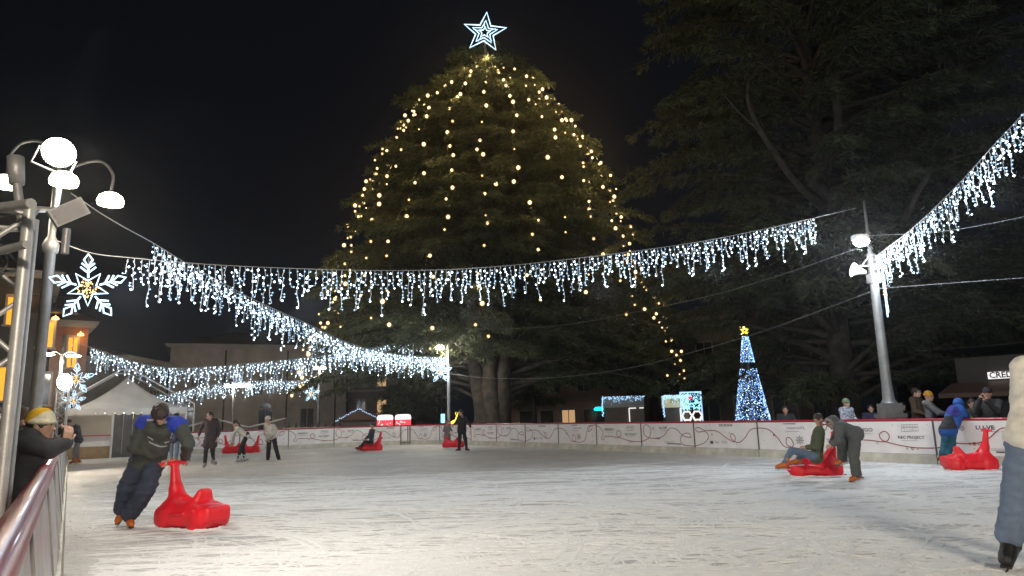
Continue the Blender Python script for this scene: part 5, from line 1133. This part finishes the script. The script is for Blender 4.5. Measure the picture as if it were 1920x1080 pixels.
# 4 bending skater
person('skater in white top bending far forward over her knees', JJ(25.7, gnd(455, 866), hd=(441, 793.5), sl=(447, 803, -.12), sr=(443, 802, .14), el=(436.5, 815, -.16), er=(439, 816, .16), wl=(434, 829, -.14), wr=(437, 829, .12), hl=(463, 817, -.09), hr=(462, 816, .09), kl=(452, 837, -.1), kr=(455, 837, .1), al=(447, 860, -.06), ar=(459, 859, .12), tl=(443, 866, -.06), tr=(453, 866, .12)), (-.8, -.4, -.45), (-1, -.15, 0), .94, .021, cloth('white_sweater', (.55, .54, .5)), black, (M['hair_d'], 'tail'), None, cloth('white_boot', (.5, .5, .5)))
# 5 white hat
person('skater in cream hat and white jacket, hand on hip', JJ(26.4, gnd(511, 864), hd=(501.5, 786.5), sl=(513, 798, -.08), sr=(498, 797, .02), el=(519, 808, .02), er=(497, 812, -.05), wl=(513, 816, -.16), wr=(502, 824, -.14), hl=(513, 819), hr=(505, 819), kl=(517, 839), kr=(504, 839), al=(522.5, 859), ar=(502.5, 859), tl=(525, 863, -.1), tr=(501, 863, -.14)), (-.75, -.7, .0), (-.4, -1, 0), .95, .021, cloth('off_white_jacket', (.6, .57, .52)), black, None, (white_c, 'beanie'), cloth('black_boot', (.02, .02, .02)), loose=1.15)
# 6 child seated on the far aid
person('child in dark clothes riding the far red aid', JJ(30.4, gnd(690, 848), hd=(698, 797), sl=(701, 807.5, -.12), sr=(695, 807, .12), el=(697, 817, -.17), er=(691, 817, .15), wl=(688, 823, -.14), wr=(684, 823, .1), hl=(697, 829, -.09), hr=(695, 829, .09), kl=(685, 828, -.1), kr=(683, 829, .1), al=(673, 839, -.12), ar=(676, 841, .1), tl=(667, 840, -.12), tr=(669, 843, .1)), (-.9, -.4, -.05), (-1, -.1, 0), .8, .022, cloth('slate_jacket', (.05, .055, .065)), black, (M['hair_d'], 'short'), None, cloth('red_boot', (.35, .03, .02)))
# 7 child in red hat
person('small child in grey coat and red hat at the handle', JJ(32.3, gnd(838, 840), hd=(839, 791), sl=(843, 800, -.03), sr=(834, 800), el=(846.5, 807, -.05), er=(832, 808), wl=(847, 808, -.12), wr=(841, 811, -.16), hl=(841, 817), hr=(836, 817), kl=(841, 827), kr=(835, 827), al=(841, 837), ar=(834.5, 837), tl=(843, 840, -.08), tr=(833, 840, -.1)), (.3, -1, -.1), (.5, -1, 0), .72, .022, cloth('grey_coat', (.2, .2, .21)), cloth('wine_trousers', (.08, .015, .02)), None, (cloth('red_hat', (.5, .03, .03)), 'beanie'), cloth('red_boot', (.35, .03, .02)), coat=.5)
# 8 adult beside the child
person('adult in black pushing off beside the red hatted child', JJ(29.5, gnd(867, 845), hd=(864, 773), sl=(873, 784, .02), sr=(860, 783, -.02), el=(879.5, 793), er=(856, 791, -.05), wl=(882, 801, -.05), wr=(851, 796, -.12), hl=(869, 808), hr=(862.5, 808), kl=(873, 825), kr=(862, 826), al=(875, 841), ar=(860.5, 841), tl=(878, 844, -.1), tr=(856, 845, -.1)), (-.75, -.6, -.1), (-.6, -.8, 0), 1., .02, black, black, (M['hair_d'], 'long'), None, cloth('wine_boot', (.12, .02, .02)))
# 9 seated boy in green
person('boy in green jacket and jeans sitting on the aid', JJ(13.45, gnd(1530, 900), hd=(1534, 786), sl=(1538, 808, -.16), sr=(1535, 806, .16), el=(1534, 838, -.23), er=(1530, 838, .22), wl=(1513, 838, -.12), wr=(1511, 839, .1), hl=(1531, 856, -.1), hr=(1530, 856, .1), kl=(1484, 845, -.14), kr=(1505, 850, .14), al=(1470, 869, -.16), ar=(1496, 861, .2), tl=(1446, 876, -.16), tr=(1484, 868, .2)), (-.85, -.35, -.45), (-1, -.1, 0), .88, .014, cloth('olive_jacket', (.085, .1, .055)), jeans, (M['hair_d'], 'short'), None, M['orange_boot'], bulk=1.15, hands={'l': ((-1, .2, 0), (0, .6, -.5), .7), 'r': ((-1, -.2, 0), (0, -.6, -.5), .7)})
# 10 child in grey snowsuit bending over the handle
G10 = person('child in grey snowsuit leaning over the green jacketed boy', JJ(13.0, gnd(1600, 906), hd=(1562, 792, .05), sl=(1575, 800, -.17), sr=(1572, 797, .17), el=(1572, 826, -.2), er=(1567, 822, .2), wl=(1562, 832, -.16), wr=(1561, 826, .16), hl=(1603, 812, -.09), hr=(1600, 812, .09), kl=(1601, 853, -.11), kr=(1580, 838, .16), al=(1606, 889, -.1), ar=(1579, 858, .3), tl=(1590, 902, -.12), tr=(1570, 868, .3)), (-.85, -.1, -.6), (-1, -.05, 0), .92, .014, cloth('grey_snowsuit', (.1, .105, .11)), cloth('grey_snow_trousers', (.095, .1, .1)), (M['hair_d'], 'short'), None, M['orange_boot'], loose=1.45, bulk=1.32, hood='up')
s = SDF(); Bq = basis((-.85, -.1, -.6), np.array([0, 0, 1.])); hc = at(1562, 792, 13.05)+Bq[:, 1]*.055
for i in range(16):
    a, b = 2*math.pi*i/16, 2*math.pi*(i+1)/16; s.cap(hc+Bq[:, 0]*.088*math.cos(a)+Bq[:, 2]*.105*math.sin(a), hc+Bq[:, 0]*.088*math.cos(b)+Bq[:, 2]*.105*math.sin(b), .028, None, .01)
solid('fur_trim', s, .011, mat('grey_fur', (.3, .28, .25), .9, 0, .3, 60, .8, 120), G10, np.array(G10.location), .014, .02)
# 11-15 spectators behind the long barrier
def spectator(label, px, py, Y, hatm, topm, look=(-.2, -1, -.1), S=1., pose='stand', hair='short', **kw):
    m = Y/F*1.0; g_ = at(px, py, Y); x0 = g_[0]; zt = g_[2]; gz = zt-1.6*S; f = unit(np.array([look[0], look[1], 0])); r_ = np.array([-f[1], f[0], 0.])*-1
    r_ = unit(np.cross(f, [0, 0, 1.])); b0 = np.array([g_[0], g_[1], gz]); Zv = np.array([0, 0, 1.])
    def q(x, y, z): return b0+r_*x*S+f*y*S+Zv*z*S
    J = dict(base=tuple(b0), hd=q(0, .03, 1.6), sl=q(-.19, 0, 1.4), sr=q(.19, 0, 1.4), el=q(-.25, .05, 1.13), er=q(.25, .05, 1.13), wl=q(-.2, .26, 1.05), wr=q(.2, .26, 1.05), hl=q(-.09, 0, .88), hr=q(.09, 0, .88), kl=q(-.1, .02, .48), kr=q(.1, .02, .48), al=q(-.1, 0, .1), ar=q(.1, 0, .1), tl=q(-.11, .15, .02), tr=q(.11, .15, .02))
    if pose == 'phone': J['er'] = q(.22, .2, 1.2); J['wr'] = q(.06, .34, 1.5); J['el'] = q(-.2, .2, 1.2); J['wl'] = q(-.04, .33, 1.45)
    if pose == 'lean': J['el'] = q(-.27, .22, 1.16); J['er'] = q(.27, .22, 1.16); J['wl'] = q(-.05, .42, 1.12); J['wr'] = q(.08, .42, 1.14)
    return person(label, J, look, f, S, .019, topm, kw.get('pants', black), (M['hair_d'], hair) if hatm is None else None, hatm, cloth('black_boot', (.02, .02, .02)), bulk=1.15, hood='down')
spectator('child in green beanie and patterned scarf behind barrier', 1585, 756, 19.0, (cloth('green_beanie', (.14, .2, .12)), 'beanie'), mat('patterned_snood', (.3, .33, .4), .8, 0, .9, 22), (.5, -1, -.1), .92)
spectator('child in mustard beanie and grey jacket behind the barrier', 1739, 743, 17.6, (cloth('mustard_beanie', (.5, .24, .02)), 'beanie'), cloth('mid_grey_jacket', (.15, .15, .155)), (.8, -.6, -.1), .95, 'lean')
spectator('man in dark cap photographing from behind the barrier', 1852, 738, 16.3, (black, 'cap'), cloth('charcoal_jacket', (.03, .03, .032)), (-.75, -.65, -.05), 1.05, 'phone')
spectator('person in black leaning at the barrier near blue jacket', 1822, 757, 16.9, None, black, (-.5, -1, -.3), .95, 'lean')
spectator('dark clad person watching beside the small blue tree', 1472, 768, 20.4, None, black, (-.3, -1, 0), .95, 'lean')
spectator('dim figure in dark coat behind the barrier by the post', 1690, 762, 20.5, None, cloth('charcoal_jacket', (.03, .03, .032)), (.3, -1, 0), 1.)
spectator('dim figure in brown coat standing back from mustard beanie', 1716, 736, 19.6, None, cloth('brown_coat', (.09, .06, .04)), (.6, -.8, 0), 1.08)
spectator('dim figure in navy coat right of the green beanie', 1633, 766, 20.6, None, cloth('navy_jacket', (.02, .025, .06)), (-.5, -1, 0), .95)
# 16 kid in blue leaning over the barrier
K16 = person('kid in blue jacket and teal trousers leaning over barrier', JJ(15.6, gnd(1770, 868), hd=(1797, 757, .32), sl=(1787, 766, .12), sr=(1802, 767, .1), el=(1790, 781, .28), er=(1808, 777, .02), wl=(1806, 782, .42), wr=(1820, 784, .26), hl=(1773, 806, -.05), hr=(1784, 807, -.05), kl=(1772, 830, .0), kr=(1786, 829, -.02), al=(1767, 853, -.05), ar=(1777, 853, -.1), tl=(1760, 861, .1), tr=(1772, 862, .05)), (.35, 1, -.2), (.3, 1, 0), .92, .015, cloth('blue_jacket', (.015, .09, .36)), cloth('teal_trousers', (.015, .1, .16)), None, None, cloth('rust_boot', (.22, .06, .02)), bulk=1.15, loose=1.15, hood='up')
jk = [c for c in K16.children if c.name.startswith('jacket')][0]; jk.data.materials.append(cloth('lime_panel', (.45, .55, .1))); jk.data.materials.append(cloth('violet_blue', (.03, .03, .22))); jk.data.materials.append(black); O_ = np.array(K16.location)
e_, w_ = at(1803, 770, 15.9)-O_, at(1819, 784, 16.1)-O_; bk_ = at(1776, 790, 15.8)-O_; vb = at(1772, 770, 15.9)-O_
for p in jk.data.polygons:
    c = np.array(p.center); t_ = (c-e_)@(w_-e_)/((w_-e_)@(w_-e_)); dd = c-(e_+(w_-e_)*t_)
    if 0 < t_ < 1 and dd[2] < -.0 and dd[1] < .03: p.material_index = 1
    elif c[2] < bk_[2]+.12 and c[0] < (at(1786, 790, 15.6)-O_)[0] and c[2] > bk_[2]-.16: p.material_index = 3
    elif np.linalg.norm((c-vb)[[0, 2]]) < .14: p.material_index = 2
# 17 woman at the right edge
person('skater in white sweater and jeans at the right edge', JJ(6.0, gnd(1900, 1066), hd=(1958, 606, .02), sl=(1916, 688, .05), sr=(1996, 688, .05), el=(1914, 752, .1), er=(2040, 750, .0), wl=(1945, 796, -.1), wr=(2060, 820, -.2), hl=(1922, 806), hr=(1964, 806), kl=(1908, 915, .02), kr=(1975, 915, .0), al=(1892, 1010, .05), ar=(1990, 1010, -.05), tl=(1879, 1060, -.14), tr=(1998, 1056, -.2)), (.3, -1, -.1), (.2, -1, 0), 1.02, .011, white_c, jeans, (M['hair_d'], 'long'), None, cloth('black_skate', (.014, .014, .015), .35), loose=1.5, bulk=1.22, wr=1.2, fs=1.3, coat=.14)
# 18 man in yellow hat at the left rail
hatmat = (cloth('cream_beanie', (.62, .57, .42)), cloth('yellow_beanie', (.72, .42, .01)), unit((-.6, 0, .75)))
mz = at(45, 900, 5.05); 
person('man in yellow and cream beanie photographing over the left rail', JJ(6.2, (at(38, 900, 6.3)[0], at(38, 900, 6.3)[1], -.1), hd=(78, 797), sl=(45, 822, .15), sr=(52, 826, -.15), el=(92, 839, .15), er=(93, 842, -.12), wl=(124, 829, .05), wr=(123, 830, -.05), hl=(38, 915, .1), hr=(42, 916, -.1), kl=(30, 1010, .1), kr=(36, 1012, -.1), al=(20, 1105, .1), ar=(26, 1107, -.1), tl=(40, 1125, .1), tr=(44, 1127, -.1)), (1, .15, -.08), (1, .2, 0), 1.02, .012, cloth('black_coat', (.034, .036, .042)), jeans_d, (M['hair_d'], 'short'), (hatmat, 'beanie'), cloth('black_boot', (.02, .02, .02)), bulk=1.32, hood='down', wr=1.2, hands={'l': ((.15, -.1, 1), (-.8, -.5, 0), .75), 'r': ((.15, .1, 1), (-.8, .5, 0), .75)})
ph = at(123, 811, 6.2); t = thing('phone', 'dark phone held up by the man in yellow beanie', 'phone', ph, .2); b = MB(); b.box((-.005, -.075, -.037), (.005, .075, .037)); b.build('case', M['black'], t); b = MB(); b.box((-.0065, -.07, -.033), (-.0055, .07, .033)); b.build('screen', M['glass_dark'], t)
# 19 person leaning on the left barrier by the tent
person('person in slate blue jacket and orange skates by the tent', JJ(27.0, gnd(143, 868), hd=(128, 793), sl=(145, 801, -.14), sr=(142, 800, .14), el=(134, 815, -.18), er=(132, 815, .18), wl=(122, 816, -.1), wr=(122, 816, .1), hl=(148, 824, -.09), hr=(147, 824, .09), kl=(140, 845, -.1), kr=(144, 845, .1), al=(139, 862, -.1), ar=(147, 862, .1), tl=(134, 867, -.12), tr=(141, 867, .1)), (-1, -.3, -.15), (-1, -.2, 0), 1., .021, cloth('slate_blue', (.05, .065, .1)), cloth('grey_trousers', (.2, .2, .21)), None, (cloth('brown_cap', (.08, .045, .03)), 'cap'), M['orange_boot'], bulk=1.25)
spectator('face in brown hood behind the near truss', 30, 790, 6.6, (cloth('brown_hood', (.12, .07, .04)), 'beanie'), cloth('brown_coat', (.09, .06, .04)), (.8, -.5, 0), 1.0)
# ------------------------------------------------------------------ haze added for the glow around the lamps
HAZE = .0006
if HAZE > 0:
    hz = MB(); hz.box((-62, -30, -1.2), (75, 85, 36.5)); vm = bpy.data.materials.new('glow_haze'); vm.use_nodes = True; vn_ = vm.node_tree; vn_.nodes.clear()
    vo = vn_.nodes.new('ShaderNodeOutputMaterial'); pv = vn_.nodes.new('ShaderNodeVolumePrincipled'); pv.inputs['Color'].default_value = (.95, .96, 1, 1); pv.inputs['Density'].default_value = HAZE; pv.inputs['Anisotropy'].default_value = .88
    vn_.links.new(pv.outputs[0], vo.inputs['Volume']); tag(hz.build('haze', vm), 'thin haze added to give the lamps a glow', 'haze', kind='stuff')
